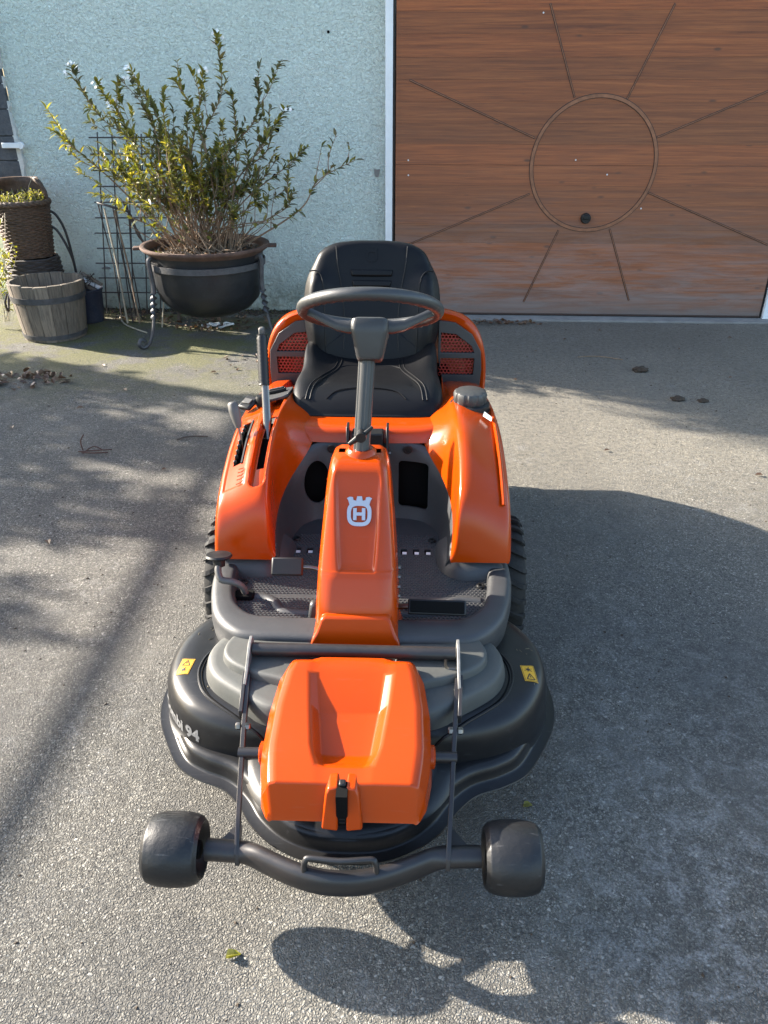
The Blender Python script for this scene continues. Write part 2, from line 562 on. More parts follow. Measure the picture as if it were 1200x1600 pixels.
def doorwood():
    t = NT('stained_spruce_boards')
    P = t.co()
    oi = t.n('ObjectInfo')
    sh = t.n('CombineXYZ'); t.l(t.math('MULTIPLY', oi.outputs['Random'], 37.0), sh.inputs[0])
    ad = t.n('VectorMath', operation='ADD'); t.l(P, ad.inputs[0]); t.l(sh.outputs[0], ad.inputs[1])
    Q = ad.outputs[0]
    g = t.noise(1.0, 7, 0.68, t.map(Q, (1.3, 1.0, 48)), 0.9)
    g2 = t.noise(1.0, 5, 0.6, t.map(Q, (5, 1.0, 260)))
    base = t.ramp(g, [(0.25, (0.120, 0.028, 0.007)), (0.5, (0.285, 0.078, 0.018)), (0.75, (0.42, 0.130, 0.033))])
    base = t.mix(t.math('MULTIPLY', t.ramp(g2, [(0.35, 1.0), (0.55, 0.0)]), 0.35), base, (0.07, 0.026, 0.012))
    tone = t.ramp(oi.outputs['Random'], [(0.0, (0.72, 0.76, 0.80)), (1.0, (1.15, 1.06, 0.98))])
    base = t.mix(1.0, base, tone, 'MULTIPLY')
    # knots
    kv = t.n('TexVoronoi'); kv.inputs['Scale'].default_value = 1.0
    t.l(t.map(Q, (3.2, 0.01, 8.5)), kv.inputs['Vector'])
    k = t.ramp(kv.outputs['Distance'], [(0.05, 1.0), (0.11, 0.0)])
    base = t.mix(t.math('MULTIPLY', k, 0.75), base, (0.055, 0.022, 0.012))
    # bleached, weathered towards the ground
    z = t.sep(P)[2]
    mr = t.n('MapRange'); t.l(z, mr.inputs[0]); mr.inputs[1].default_value = 0.85; mr.inputs[2].default_value = 0.05
    mr2 = t.n('MapRange'); t.l(z, mr2.inputs[0]); mr2.inputs[1].default_value = 2.1; mr2.inputs[2].default_value = 0.35
    base = t.mix(t.math('MULTIPLY', mr2.outputs[0], 0.34), base, (0.150, 0.092, 0.058))
    w = t.noise(1.0, 8, 0.75, t.map(P, (1.7, 1, 16)), 0.6)
    f = t.math('MULTIPLY', mr.outputs[0], t.ramp(w, [(0.40, 0.0), (0.60, 1.0)]))
    base = t.mix(t.math('MULTIPLY', f, 0.62), base, (0.23, 0.21, 0.20))
    w2 = t.noise(1.0, 8, 0.75, t.map(P, (0.9, 1, 9), (3, 0, 1)), 0.4)
    mid = t.n('MapRange'); t.l(z, mid.inputs[0]); mid.inputs[1].default_value = 1.5; mid.inputs[2].default_value = 0.3
    base = t.mix(t.math('MULTIPLY', t.math('MULTIPLY', t.ramp(w2, [(0.5, 0.0), (0.66, 1.0)]), mid.outputs[0]), 0.45), base, (0.10, 0.070, 0.055))
    lowb = t.n('MapRange'); t.l(z, lowb.inputs[0]); lowb.inputs[1].default_value = 0.22; lowb.inputs[2].default_value = 0.03
    base = t.mix(t.math('MULTIPLY', lowb.outputs[0], 0.75), base, (0.105, 0.095, 0.085))
    t.l(base, t.b.inputs['Base Color'])
    t.b.inputs['Roughness'].default_value = 0.62
    t.bump(t.math('ADD', g, t.math('MULTIPLY', g2, 0.6)), 0.0012, 1.0)
    return t.m

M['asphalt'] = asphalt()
M['stucco'] = stucco()
M['door'] = doorwood()
M['earth'] = plain('meadow_soil', (0.055, 0.075, 0.025), 0.95, var=0.5, nscale=2.0, bump=0.02, bscale=12)
M['concrete'] = plain('concrete_sill', (0.19, 0.186, 0.172), 0.85, var=0.25, nscale=7, bump=0.001, bscale=120, dust=0.4, dustcol=(0.12, 0.11, 0.09))
M['roof'] = plain('roof_tiles', (0.16, 0.06, 0.04), 0.8, var=0.3)
M['alu'] = plain('white_metal_frame', (0.66, 0.68, 0.68), 0.45, var=0.08, dust=0.2)
M['slate'] = plain('dark_slate', (0.035, 0.040, 0.050), 0.6, var=0.3, nscale=14, bump=0.002, bscale=60, dust=0.3)
M['plaster'] = plain('broken_white_plaster', (0.45, 0.45, 0.42), 0.9, var=0.2, nscale=30, bump=0.003, bscale=60)

def structure(o):
    o['kind'] = 'structure'
    return o

# ground sheets
g = MB(); g.add([(-250, -250, -0.03), (250, -250, -0.03), (250, 250, -0.03), (-250, 250, -0.03)], [(0, 1, 2, 3)])
structure(g.build('ground', 'earth', sm=0))
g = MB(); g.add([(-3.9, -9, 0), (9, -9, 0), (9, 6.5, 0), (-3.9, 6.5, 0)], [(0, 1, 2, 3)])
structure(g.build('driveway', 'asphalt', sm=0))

# ---------------------------------------------------------------- house
WY = 6.22            # wall face
house = thing('house', 'house with pale teal roughcast wall behind the garage forecourt', 'house', (0, 8, 0))
HO = (0, 8, 0)
def hp(name, mb, mat, **kw):
    return mb.build(name, mat, house, off=HO, **kw)
m = MB(); m.box((-1.5025, WY + 0.16, 3.2), (2.745, 0.32, 6.4))
hp('wall', m, 'stucco', sm=0)
m = MB(); m.box((4.45, WY + 0.16, 3.2), (3.1, 0.32, 6.4))
hp('wall', m, 'stucco', sm=0)
m = MB(); m.box((1.385, WY + 0.16, 4.34), (3.026, 0.32, 4.12))
hp('lintel', m, 'stucco', sm=0)
m = MB(); m.box((1.56, 9.0, 3.2), (8.86, 4.9, 6.39))
hp('building_core', m, 'plaster', sm=0)
m = MB(); m.box((1.56, 8.82, 6.49), (9.1, 5.46, 0.16))
hp('roof', m, 'roof', sm=0)
# black discs on the render, the dark inside of small holes put into colour
for i, (x, z) in enumerate([(-1.226, 1.331), (-0.92, 1.323), (-0.933, 1.136), (-0.956, 1.013), (-1.23, 1.135), (-0.523, 1.93)]):
    m = MB(); r = 0.017 if i < 5 else 0.010
    m.lathe([(r, -0.004), (r * 0.8, -0.0035), (r * 0.75, 0.01)], (x, WY - 0.001, z), 12, 'Y')
    hp('hole_disc', m, 'void')
# chipped patches where the render broke away
for x, z, w, h in ((-0.19, 1.035, 0.028, 0.06), (-2.36, 0.33, 0.05, 0.02)):
    m = MB()
    poly = [(x + cos(a) * w * (0.7 + 0.3 * sin(3 * a + x)), z + sin(a) * h * (0.7 + 0.3 * cos(2 * a))) for a in [k * pi / 5 for k in range(10)]]
    m.prism(poly, lambda a, b, t: (a, t, b), WY - 0.0035, WY + 0.01)
    hp('bare_patch', m, 'concrete', sm=0)

# ---------------------------------------------------------------- garage door
DY = 6.13            # door face
door = thing('garage_door', 'brown wooden garage door with carved sun circle and rays', 'garage door', (1.375, DY, 0))
DO = (1.375, DY, 0)
def dp(name, mb, mat, parent=None, **kw):
    return mb.build(name, mat, parent or door, off=DO, **kw)
X0, X1 = -0.050, 2.800
zs = [0.022]
while zs[-1] < 1.08:
    zs.append(zs[-1] + 0.1348)
zs2 = [1.1017]
while zs2[-1] < 2.17:
    zs2.append(zs2[-1] + 0.1348)
for zz in (zs, zs2):
    for a, b in zip(zz[:-1], zz[1:]):
        pb = 0.0006 * rng.random()
        m = MB(); m.box(((X0 + X1) / 2, DY + 0.012 - pb, (a + b) / 2), (X1 - X0, 0.024, b - a - 0.0003))
        dp('plank', m, 'door', bevel=0.0005, seg=1)
m = MB(); m.box(((X0 + X1) / 2, DY + 0.034, 1.1), (X1 - X0 - 0.01, 0.018, 2.16))
dp('backing_board', m, 'void', sm=0)
M['groove'] = plain('dark_stained_moulding', (0.030, 0.013, 0.008), 0.6, var=0.3, nscale=20)
M['mould'] = plain('worn_stained_moulding', (0.21, 0.085, 0.038), 0.6, var=0.35, nscale=16)
# ring: raised moulding between two routed lines
def ring_part(name, r0, r1, y0, mat):
    m = MB()
    n = 72
    cx, cz = 1.378, 1.102
    rows = []
    for rr, yy in ((r0, DY + 0.004), (r0, y0), (r1, y0), (r1, DY + 0.004)):
        rows.append([(cx + rr * cos(2 * pi * k / n), yy, cz + rr * sin(2 * pi * k / n)) for k in range(n)])
    m.loft(rows, closed=True)
    o = dp(name, m, mat, sm=30)
    recalc(o)
ring_part('ring_moulding', 0.432, 0.4535, DY - 0.0075, 'mould')
ring_part('ring_groove', 0.4275, 0.4315, DY - 0.0016, 'groove')
ring_part('ring_groove', 0.454, 0.4585, DY - 0.0016, 'groove')
rays = [((0.969, 2.082), (1.193, 1.534)), ((1.787, 2.079), (1.555, 1.523)), ((0.044, 1.64), (0.943, 1.278)), ((2.72, 1.66), (1.801, 1.284)),
        ((0.02, 0.53), (0.941, 0.909)), ((0.963, 0.12), (1.178, 0.656)), ((1.778, 0.139), (1.556, 0.668)), ((2.74, 0.563), (1.798, 0.922))]
for (a, b), (c, d) in rays:
    v = Vector((c - a, 0, d - b)); L = v.length; ang = atan2(d - b, c - a)
    R = Matrix.Rotation(-ang, 3, 'Y')
    ctr = ((a + c) / 2, DY - 0.001, (b + d) / 2)
    m = MB(); m.box(ctr, (L, 0.0025, 0.014), R)
    g0 = dp('ray_groove', m, 'groove', sm=0)
    m = MB(); m.box((ctr[0], DY - 0.0035, ctr[2]), (L - 0.004, 0.006, 0.0055), R)
    dp('ray_moulding', m, 'mould', g0, bevel=0.001, seg=1)
m = MB(); m.lathe([(0.030, -0.030), (0.036, -0.024), (0.038, -0.004), (0.038, 0.002)], (1.368, DY, 0.742), 20, 'Y')
lk = dp('door_knob', m, 'black', bevel=0.002)
m = MB(); m.box((1.368, DY - 0.034, 0.752), (0.05, 0.012, 0.030))
dp('knob_grip', m, 'black', lk, bevel=0.005)
for x, z in ((0.043, 1.131), (0.045, 1.031), (1.249, 1.137), (1.486, 1.041), (1.765, 0.812), (0.93, 2.03)):
    m = MB(); m.lathe([(0.0050, -0.003), (0.0058, -0.001), (0.0058, 0.003)], (x, DY, z), 10, 'Y')
    dp('screw', m, 'white')
m = MB(); m.box(((X0 + X1) / 2, DY - 0.003, 0.026), (X1 - X0, 0.012, 0.012))
dp('bottom_rail', m, 'groove', bevel=0.002)

fr = thing('door_frame', 'white metal frame around the brown garage door', 'door frame', (1.375, DY, 0))
m = MB(); m.box((-0.098, 6.165, 1.12), (0.052, 0.115, 2.24)); m.build('post', 'alu', fr, off=DO, bevel=0.003)
m = MB(); m.box((2.858, 6.165, 1.12), (0.075, 0.115, 2.24)); m.build('post', 'alu', fr, off=DO, bevel=0.003)
m = MB(); m.box((1.38, 6.165, 2.262), (3.03, 0.115, 0.04)); m.build('head_rail', 'alu', fr, off=DO, bevel=0.003)
for x in (-0.064, 2.812):
    m = MB(); m.box((x, DY + 0.03, 1.11), (0.013, 0.05, 2.2)); m.build('gap_strip', 'black', fr, off=DO, sm=0)  # black strip, shade of the gap between frame and door put into colour
m = MB(); m.box((1.40, 6.10, 0.006), (3.0, 0.20, 0.016)); sill = m.build('door_sill', 'concrete', None, off=(1.4, 6.1, 0), bevel=0.003)
sill.location = (1.4, 6.1, 0)
tag(sill, 'pale concrete sill strip on the ground under the brown garage door', 'door sill')

# ---------------------------------------------------------------- slate pier at the left edge
pier = thing('slate_pier', 'dark slate clad pier with jagged white plaster edge at the left', 'pier', (-2.95, 6.2, 0))
PO = (-2.95, 6.2, 0)
m = MB(); m.box((-2.96, 6.206, 1.0), (0.17, 0.02, 2.0)); m.build('core', 'slate', pier, off=PO, sm=0)
zz = 0.62
row = 0
while zz < 1.95:
    h = 0.155 + 0.03 * rng.random()
    x = -3.045 + (0.0 if row % 2 else -0.03)
    while x < -2.9:
        w = 0.20 + 0.07 * rng.random()
        w = min(w, -2.876 + 0.006 * rng.random() - x)
        m = MB(); m.box((x + w / 2, 6.188 - 0.006 * rng.random(), zz + h / 2), (w - 0.006, 0.02, h - 0.007), Matrix.Rotation(0.02 * (rng.random() - .5), 3, 'Y'))
        m.build('slate', 'slate', pier, off=PO, bevel=0.002, seg=1)
        x += w
    zz += h; row += 1
edge = [(-2.886, 0.60)]
for k in range(34):
    edge.append((-2.872 + 0.020 * (rng.random() - 0.5) + 0.03 * max(0, 1 - abs(k - 15) / 8), 0.60 + k * 0.04))
edge.append((-2.886, 1.96))
m = MB(); m.prism(edge, lambda a, b, t: (a, t, b), 6.178, 6.216)
recalc(m.build('plaster_edge', 'plaster', pier, off=PO, sm=0))
m = MB(); m.box((-2.895, 6.15, 1.219), (0.135, 0.03, 0.036)); m.lathe([(0.021, -0.012), (0.021, 0.012)], (-2.825, 6.15, 1.219), 14, 'Y')
m.build('bracket', 'alu', pier, off=PO, bevel=0.003)
# ================================================================== RIDE-ON MOWER
MO = (0, 2.2, 0)
mower = thing('ride_on_mower', 'orange and black ride-on mower with front cutting deck on the forecourt', 'ride-on mower', (0.0, 2.2, 0), radians(1.0))
def mp(name, mb, mat, parent=None, **kw):
    return mb.build(name, mat, parent or mower, off=MO, **kw)
def V3(*a):
    return Vector(a)

# ---------------------------------------------------------------- chassis (dark, mostly hidden)
m = MB(); m.box((0, 2.45, 0.245), (0.46, 1.5, 0.20)); mp('chassis', m, 'void', bevel=0.01)
m = MB(); m.box((0, 2.92, 0.42), (0.60, 0.56, 0.28)); mp('engine_bay', m, 'void', bevel=0.02)

# ---------------------------------------------------------------- drive wheels with lugs
def drive_wheel(cx, cy, r, w):
    prof = [(r * 0.52, -w / 2 + 0.02), (r * 0.60, -w / 2 + 0.004), (r * 0.80, -w / 2), (r * 0.90, -w / 2 + 0.006), (r * 0.945, -w / 2 + 0.02), (r * 0.955, -w / 4),
            (r * 0.96, 0), (r * 0.955, w / 4), (r * 0.945, w / 2 - 0.02), (r * 0.90, w / 2 - 0.006), (r * 0.80, w / 2), (r * 0.60, w / 2 - 0.004), (r * 0.52, w / 2 - 0.02)]
    m = MB(); m.lathe(prof, (cx, cy, r), 56, 'X')
    wh = mp('drive_wheel', m, 'tyre', sm=35)
    L = MB()
    n = 26
    for k in range(n):
        for s in (-1, 1):
            a0 = 2 * pi * (k + (0.5 if s > 0 else 0.0)) / n
            pts = []
            for j, (u, da) in enumerate(((0.012, 0.0), (0.030, 0.05), (0.050, 0.10), (w / 2 - 0.014, 0.125), (w / 2 - 0.002, 0.13))):
                rr = r * (0.965 if j < 3 else (0.955 if j == 3 else 0.905))
                rt = r * (1.012 if j < 3 else (1.0 if j == 3 else 0.945))
                for da2, rad in ((-0.042, rr), (0.042, rr), (0.033, rt), (-0.033, rt)):
                    a = a0 + da + da2
                    pts.append((cx + s * u, cy + rad * cos(a), r + rad * sin(a)))
            rows = [pts[i * 4:(i + 1) * 4] for i in range(5)]
            L.loft(rows, closed=True, capa=True, capb=True)
    lug = mp('tread_lugs', L, 'tyre', wh, sm=0)
    recalc(lug)
    m = MB(); m.lathe([(0.0, -w / 2 + 0.03), (r * 0.2, -w / 2 + 0.012), (r * 0.5, -w / 2 + 0.03), (r * 0.55, -w / 2 + 0.012), (r * 0.55, w / 2 - 0.012), (r * 0.5, w / 2 - 0.03), (r * 0.2, w / 2 - 0.012), (0.0, w / 2 - 0.03)], (cx, cy, r), 32, 'X')
    mp('rim', m, 'grey', wh)
for sx in (-1, 1):
    drive_wheel(sx * 0.407, 2.06, 0.205, 0.155)
    drive_wheel(sx * 0.36, 3.03, 0.19, 0.14)

# ---------------------------------------------------------------- footplate
floor_half = [(0.0, 1.56), (0.26, 1.56), (0.33, 1.60), (0.37, 1.70), (0.385, 1.84), (0.30, 1.87), (0.27, 1.93), (0.262, 2.19), (0.0, 2.19)]
fo = mirror_outline(floor_half)
m = MB(); m.prism(fo, lambda a, b, t: (a, b, t), 0.325, 0.352)
foot = recalc(mp('footplate', m, 'grey', sm=0))
cutters = []
slot_x = [-0.205, -0.168, -0.132, 0.118, 0.155, 0.190]
for x in slot_x:
    c = MB(); c.box((x, 1.982, 0.34), (0.019, 0.030, 0.10)); cutters.append(mp('cutter', c, 'void', sm=0))
cut(foot, cutters, 30)
for x in slot_x:
    c = MB(); c.box((x + 0.002, 1.975, 0.3482), (0.013, 0.016, 0.002), Matrix.Rotation(0.25, 3, 'X')); mp('slot_lit_bit', c, 'white', foot, sm=0)  # white bits stand in for something lit showing beneath the slots

# bumper swept round the front of the footplate
def sweep(path, prof, closed_prof=True):
    rows = []
    n = len(path)
    for i, p in enumerate(path):
        a = Vector(path[max(0, i - 1)][:2]); b = Vector(path[min(n - 1, i + 1)][:2])
        t = (b - a).normalized()
        nx, ny = t.y, -t.x                 # right-hand normal = outward for a CCW front path
        pr = prof(i / (n - 1)) if callable(prof) else prof
        rows.append([(p[0] + nx * d, p[1] + ny * d, z + (p[2] if len(p) > 2 else 0)) for d, z in pr])
    return rows
half = [(-0.385, 1.93), (-0.388, 1.86), (-0.384, 1.78), (-0.367, 1.69), (-0.343, 1.63), (-0.300, 1.583), (-0.245, 1.566), (-0.12, 1.562), (0.0, 1.560)]
path = spline(half + [(-x, y) for x, y in reversed(half[:-1])], 6)
def bumper_profile(s):
    k = max(0.0, 1 - abs(s - 0.5) / 0.30)
    k = min(1.0, k * 2.2)
    wi = 0.034 + 0.016 * k              # reach inwards
    wo = 0.036 + 0.010 * k
    zt = 0.384
    return [(-wi, 0.345), (-wi + 0.003, 0.368), (-wi + 0.007, zt - 0.005), (-wi + 0.014, zt - 0.001), (-wi + 0.02, zt), (wo - 0.022, zt - 0.001), (wo - 0.013, zt - 0.003), (wo - 0.006, zt - 0.009), (wo - 0.002, zt - 0.018),
            (wo, zt - 0.05), (wo - 0.003, zt - 0.080), (wo - 0.009, zt - 0.088), (-wi + 0.01, zt - 0.086)]
rows = sweep(path, bumper_profile)
m = MB(); m.loft(rows, closed=True, capa=True, capb=True)
bump = recalc(mp('bumper', m, 'grey', foot, sm=50))
# raised lip under the fenders
for s in (-1, 1):
    lip = spline([(s * 0.40, 1.868), (s * 0.34, 1.862), (s * 0.285, 1.862), (s * 0.258, 1.885), (s * 0.246, 1.93), (s * 0.243, 2.0)], 5)
    m = MB()
    rr = []
    for i, p in enumerate(lip):
        a = Vector(lip[max(0, i - 1)]); b = Vector(lip[min(len(lip) - 1, i + 1)])
        t = (b - a).normalized(); nx, ny = (-t.y * s, t.x * s)
        rr.append([(p[0] + nx * d, p[1] + ny * d, z) for d, z in ((0.034, 0.346), (0.026, 0.372), (0.014, 0.386), (-0.02, 0.412), (-0.03, 0.40), (-0.03, 0.346))])
    m.loft(rr, closed=True, capa=True, capb=True)
    recalc(mp('fender_lip', m, 'grey', foot, sm=50))
# studs of the anti-slip floor: far too many to count
def inside(p, poly):
    x, y = p
    c = False
    j = len(poly) - 1
    for i in range(len(poly)):
        xi, yi = poly[i]; xj, yj = poly[j]
        if (yi > y) != (yj > y) and x < (xj - xi) * (y - yi) / (yj - yi) + xi:
            c = not c
        j = i
    return c
tread = inset(fo, 0.030)
m = MB()
py = 1.60
r = 0
while py < 2.08:
    px = -0.38 + (0.0055 if r % 2 else 0)
    while px < 0.38:
        if inside((px, py), tread) and abs(px) > 0.02 and not (abs(py - 1.982) < 0.024 and 0.10 < abs(px) < 0.22):
            rib = abs((px if px < 0 else -px) * 0.9 + 0.235 - (py - 1.72) * 0.5) < 0.0
            if not rib and not (1.735 < py < 1.752):
                a, b = 0.0034, 0.0026
                m.add([(px - a, py - b, 0.3515), (px + a, py - b, 0.3515), (px + a, py + b, 0.3515), (px - a, py + b, 0.3515),
                       (px - a * .55, py - b * .5, 0.3545), (px + a * .55, py - b * .5, 0.3545), (px + a * .55, py + b * .5, 0.3545), (px - a * .55, py + b * .5, 0.3545)],
                      [(4, 5, 6, 7), (0, 1, 5, 4), (1, 2, 6, 5), (2, 3, 7, 6), (3, 0, 4, 7)])
        px += 0.011
    py += 0.0085
    r += 1
st = mp('tread_studs', m, 'grey', foot, sm=0)
st['kind'] = 'stuff'
# smooth ridges moulded into the floor
for s in (-1, 1):
    rp = [V3(s * 0.33, 1.735, 0.352), V3(s * 0.27, 1.738, 0.352), V3(s * 0.235, 1.715, 0.352), V3(s * 0.215, 1.68, 0.352), V3(s * 0.17, 1.668, 0.352), V3(s * 0.09, 1.666, 0.352)]
    m = MB(); m.tube(spline(rp, 5), 0.013, 8, flat=0.5, up=(1, 0, 0)); 
    mp('floor_ridge', m, 'grey', foot)
# floor screws
for x, y in ((-0.335, 1.80), (0.335, 1.80), (-0.215, 2.045), (0.205, 2.045), (-0.28, 1.625), (0.285, 1.625)):
    m = MB(); m.lathe([(0.012, 0.352), (0.012, 0.356), (0.010, 0.359), (0.006, 0.3595), (0.005, 0.355), (0.0, 0.355)], (x, y, 0), 16)
    mp('floor_screw', m, 'black', foot)

# ---------------------------------------------------------------- leg shield (grey well behind the feet)
plan = [(-0.252, 1.87, 0.425), (-0.254, 1.92, 0.455), (-0.254, 2.00, 0.49), (-0.250, 2.07, 0.515), (-0.236, 2.125, 0.535), (-0.212, 2.165, 0.558), (-0.175, 2.195, 0.588), (-0.12, 2.212, 0.607), (-0.05, 2.218, 0.612), (0.0, 2.218, 0.612)]
plan = spline(plan + [(-x, y, z) for x, y, z in reversed(plan[:-1])], 4)
rows = []
for i, p in enumerate(plan):
    a = Vector(plan[max(0, i - 1)][:2]); b = Vector(plan[min(len(plan) - 1, i + 1)][:2])
    t = (b - a).normalized(); nx, ny = -t.y, t.x       # outwards, away from the feet
    zt = p[2]
    rows.append([(p[0] + nx * d - 0.0, p[1] + ny * d, z) for d, z in ((-0.022, 0.345), (-0.016, 0.36), (-0.008, 0.385), (0.0, 0.42 if zt > 0.43 else 0.40), (0.006, 0.4 + (zt - 0.4) * 0.55), (0.012, zt - 0.012), (0.018, zt - 0.003), (0.028, zt))])
m = MB(); m.loft(rows)
sh = recalc(mp('leg_shield', m, 'grey', sm=50))
solid(sh, 0.006, 0)
apply_mods(sh, 45)
c1 = MB(); c1.lathe([(1, -0.06), (1, 0.06)], (0, 0, 0), 32, 'Y'); c1.v = [(-0.163 + x * 0.040, 2.21 + y, 0.475 + z * 0.072) for x, y, z in c1.v]
c2 = MB(); c2.prism(rrect(0.095, 0.155, 0.012, 4, 0.145, 0.468), lambda a, b, t: (a, t, b), 2.15, 2.27)
cut(sh, [recalc(mp('cutter', c1, 'void', sm=0)), recalc(mp('cutter', c2, 'void', sm=0))], 45)
m = MB(); m.box((0.0, 2.275, 0.475), (0.46, 0.07, 0.20)); mp('shield_pocket', m, 'void', sh, sm=0)
for x, z in ((-0.112, 0.592), (0.125, 0.592)):
    m = MB(); m.lathe([(0.016, 2.188), (0.014, 2.184), (0.008, 2.184), (0.007, 2.196), (0.0, 2.196)], (x, 0.012, z), 16, 'Y'); mp('shield_screw', m, 'black', sh)

# ---------------------------------------------------------------- fenders
FR = [  # y, z inner, z outer, x inner, x outer, inner-bottom x, inner-bottom z
    (1.842, 0.406, 0.406, 0.262, 0.402, 0.250, 0.404),
    (1.844, 0.422, 0.418, 0.266, 0.410, 0.249, 0.414),
    (1.853, 0.475, 0.455, 0.268, 0.416, 0.250, 0.420),
    (1.872, 0.555, 0.510, 0.268, 0.418, 0.253, 0.440),
    (1.897, 0.593, 0.545, 0.268, 0.419, 0.256, 0.460),
    (1.950, 0.627, 0.578, 0.270, 0.420, 0.260, 0.472),
    (2.020, 0.660, 0.606, 0.272, 0.420, 0.259, 0.496),
    (2.110, 0.690, 0.634, 0.270, 0.420, 0.240, 0.528),
    (2.180, 0.698, 0.645, 0.266, 0.420, 0.205, 0.562),
    (2.235, 0.702, 0.654, 0.262, 0.419, 0.165, 0.612),
    (2.380, 0.700, 0.660, 0.258, 0.416, 0.180, 0.650),
    (2.560, 0.665, 0.640, 0.258, 0.412, 0.250, 0.640),
    (2.840, 0.600, 0.585, 0.258, 0.408, 0.250, 0.640)]
def fender(s):
    rows = []
    for i, (y, zi, zo, xi, xo, xb, zb) in enumerate(FR):
        f = min(1.0, (zi - 0.406) / 0.16)
        mid = (xi + xo) / 2
        zm = (zi + zo) / 2 + 0.006 * f
        bot = 0.402
        pts = [(xb, zb), (xb + (xi - xb) * 0.55, zb + (zi - zb) * 0.5), (xi - 0.003 * f, zi - 0.016 * f), (xi + 0.007, zi), (xi + 0.030, zi - 0.001 * f), (mid, zm), (xo - 0.034, zo + 0.010 * f), (xo - 0.010, zo),
               (xo, zo - 0.018 * f), (xo + 0.006, max(bot, zo - 0.09 * f)), (xo + 0.004, max(bot, zo - 0.24 * f))]
        rows.append([(s * x, y, z) for x, z in pts])
    m = MB(); m.loft(rows)
    o = recalc(mp('fender', m, 'orange', sub=2))
    return o
fl = fender(-1)
fr_ = fender(1)
# lever gate and lever slot really cut through the left fender
def fender_point(x, y):
    """height of the fender top at |x|, y"""
    rows = FR
    for a, b in zip(rows[:-1], rows[1:]):
        if a[0] <= y <= b[0]:
            t = (y - a[0]) / (b[0] - a[0])
            zi = a[1] + (b[1] - a[1]) * t; zo = a[2] + (b[2] - a[2]) * t; xi = a[3]; xo = a[4]
            k = (abs(x) - xi) / (xo - xi)
            return zi + (zo - zi) * k + 0.006
    return 0.66
fl.modifiers['sub'].levels = 4
fl.modifiers['sub'].render_levels = 4
apply_mods(fl, 45)
def sstep(a, b, x):
    t = max(0.0, min(1.0, (x - a) / (b - a)))
    return t * t * (3 - 2 * t)
for v in fl.data.vertices:
    x, y = v.co.x, v.co.y + MO[1]
    if y > 1.88 and v.co.z > 0.5:
        # lever trough, closed by a rounded end at the front
        d = abs(x + 0.302)
        if y < 1.94:
            d = sqrt((x + 0.302) ** 2 + (y - 1.94) ** 2)
        trough = 1 - sstep(0.016, 0.026, d)
        if x < -0.262:
            v.co.z -= 0.020 * trough
        # shallow panel round the height gate
        e = max(abs(x + 0.371) - 0.030, max(1.935 - y, y - 2.26))
        v.co.z -= 0.0035 * (1 - sstep(-0.004, 0.004, e))
solid(fl, 0.004, 0)
apply_mods(fl, 45)
def slotcut(y0, y1, x, w):
    m = MB()
    rows = []
    for k in range(7):
        y = y0 + (y1 - y0) * k / 6
        z = fender_point(x, y)
        rows.append([(x - w / 2, y, z - 0.07), (x + w / 2, y, z - 0.07), (x + w / 2, y, z + 0.05), (x - w / 2, y, z + 0.05)])
    m.loft(rows, closed=True, capa=True, capb=True)
    return recalc(mp('cutter', m, 'void', sm=0))
cut(fl, [slotcut(2.015, 2.225, -0.372, 0.026), slotcut(1.985, 2.245, -0.300, 0.022)], 45)
for x, w, y0, y1 in ((-0.372, 0.05, 2.0, 2.24), (-0.300, 0.05, 1.97, 2.26)):
    m = MB()
    rows = []
    for k in range(7):
        y = y0 + (y1 - y0) * k / 6
        z = fender_point(x, y) - 0.046
        rows.append([(x - w / 2, y, z - 0.01), (x + w / 2, y, z - 0.01), (x + w / 2, y, z), (x - w / 2, y, z)])
    m.loft(rows, closed=True, capa=True, capb=True)
    recalc(mp('slot_well', m, 'void', fl, sm=0))
for k in range(9):      # notches of the height gate
    y = 2.03 + 0.0225 * k
    m = MB(); m.box((-0.381, y, fender_point(-0.372, y) - 0.012), (0.010, 0.009, 0.014)); mp('gate_tooth', m, 'black', fl, bevel=0.002, seg=1)
m = MB()
rows = []
for k in range(7):      # metal edge of the gate
    y = 2.012 + 0.216 * k / 6
    z = fender_point(-0.356, y)
    rows.append([(-0.3605, y, z - 0.02), (-0.3565, y, z - 0.02), (-0.3565, y, z - 0.001), (-0.3605, y, z - 0.001)])
m.loft(rows, closed=True, capa=True, capb=True)
recalc(mp('gate_edge', m, 'knob', fl, sm=0))
# raised rim strokes moulded on the left fender front (height scale symbols)
for k in range(5):
    y = 1.935 + 0.012 * k
    m = MB(); m.tube([(-0.352 - 0.010, y, fender_point(-0.352, y) + 0.0005), (-0.352 + 0.006, y + 0.004, fender_point(-0.346, y + 0.004) + 0.0005)], 0.0013, 6); mp('moulded_mark', m, 'orange', fl)
# sunk channel with soft rim in front of the lever slot
rimline = [(-0.332, 2.00), (-0.336, 1.95), (-0.328, 1.912), (-0.310, 1.900), (-0.292, 1.910), (-0.284, 1.95), (-0.282, 2.02), (-0.281, 2.12), (-0.279, 2.24)]
m = MB(); m.tube([(x, y, fender_point(x, y) - 0.004) for x, y in spline(rimline, 5)], 0.0012, 8); mp('channel_rim', m, 'orange', fl)

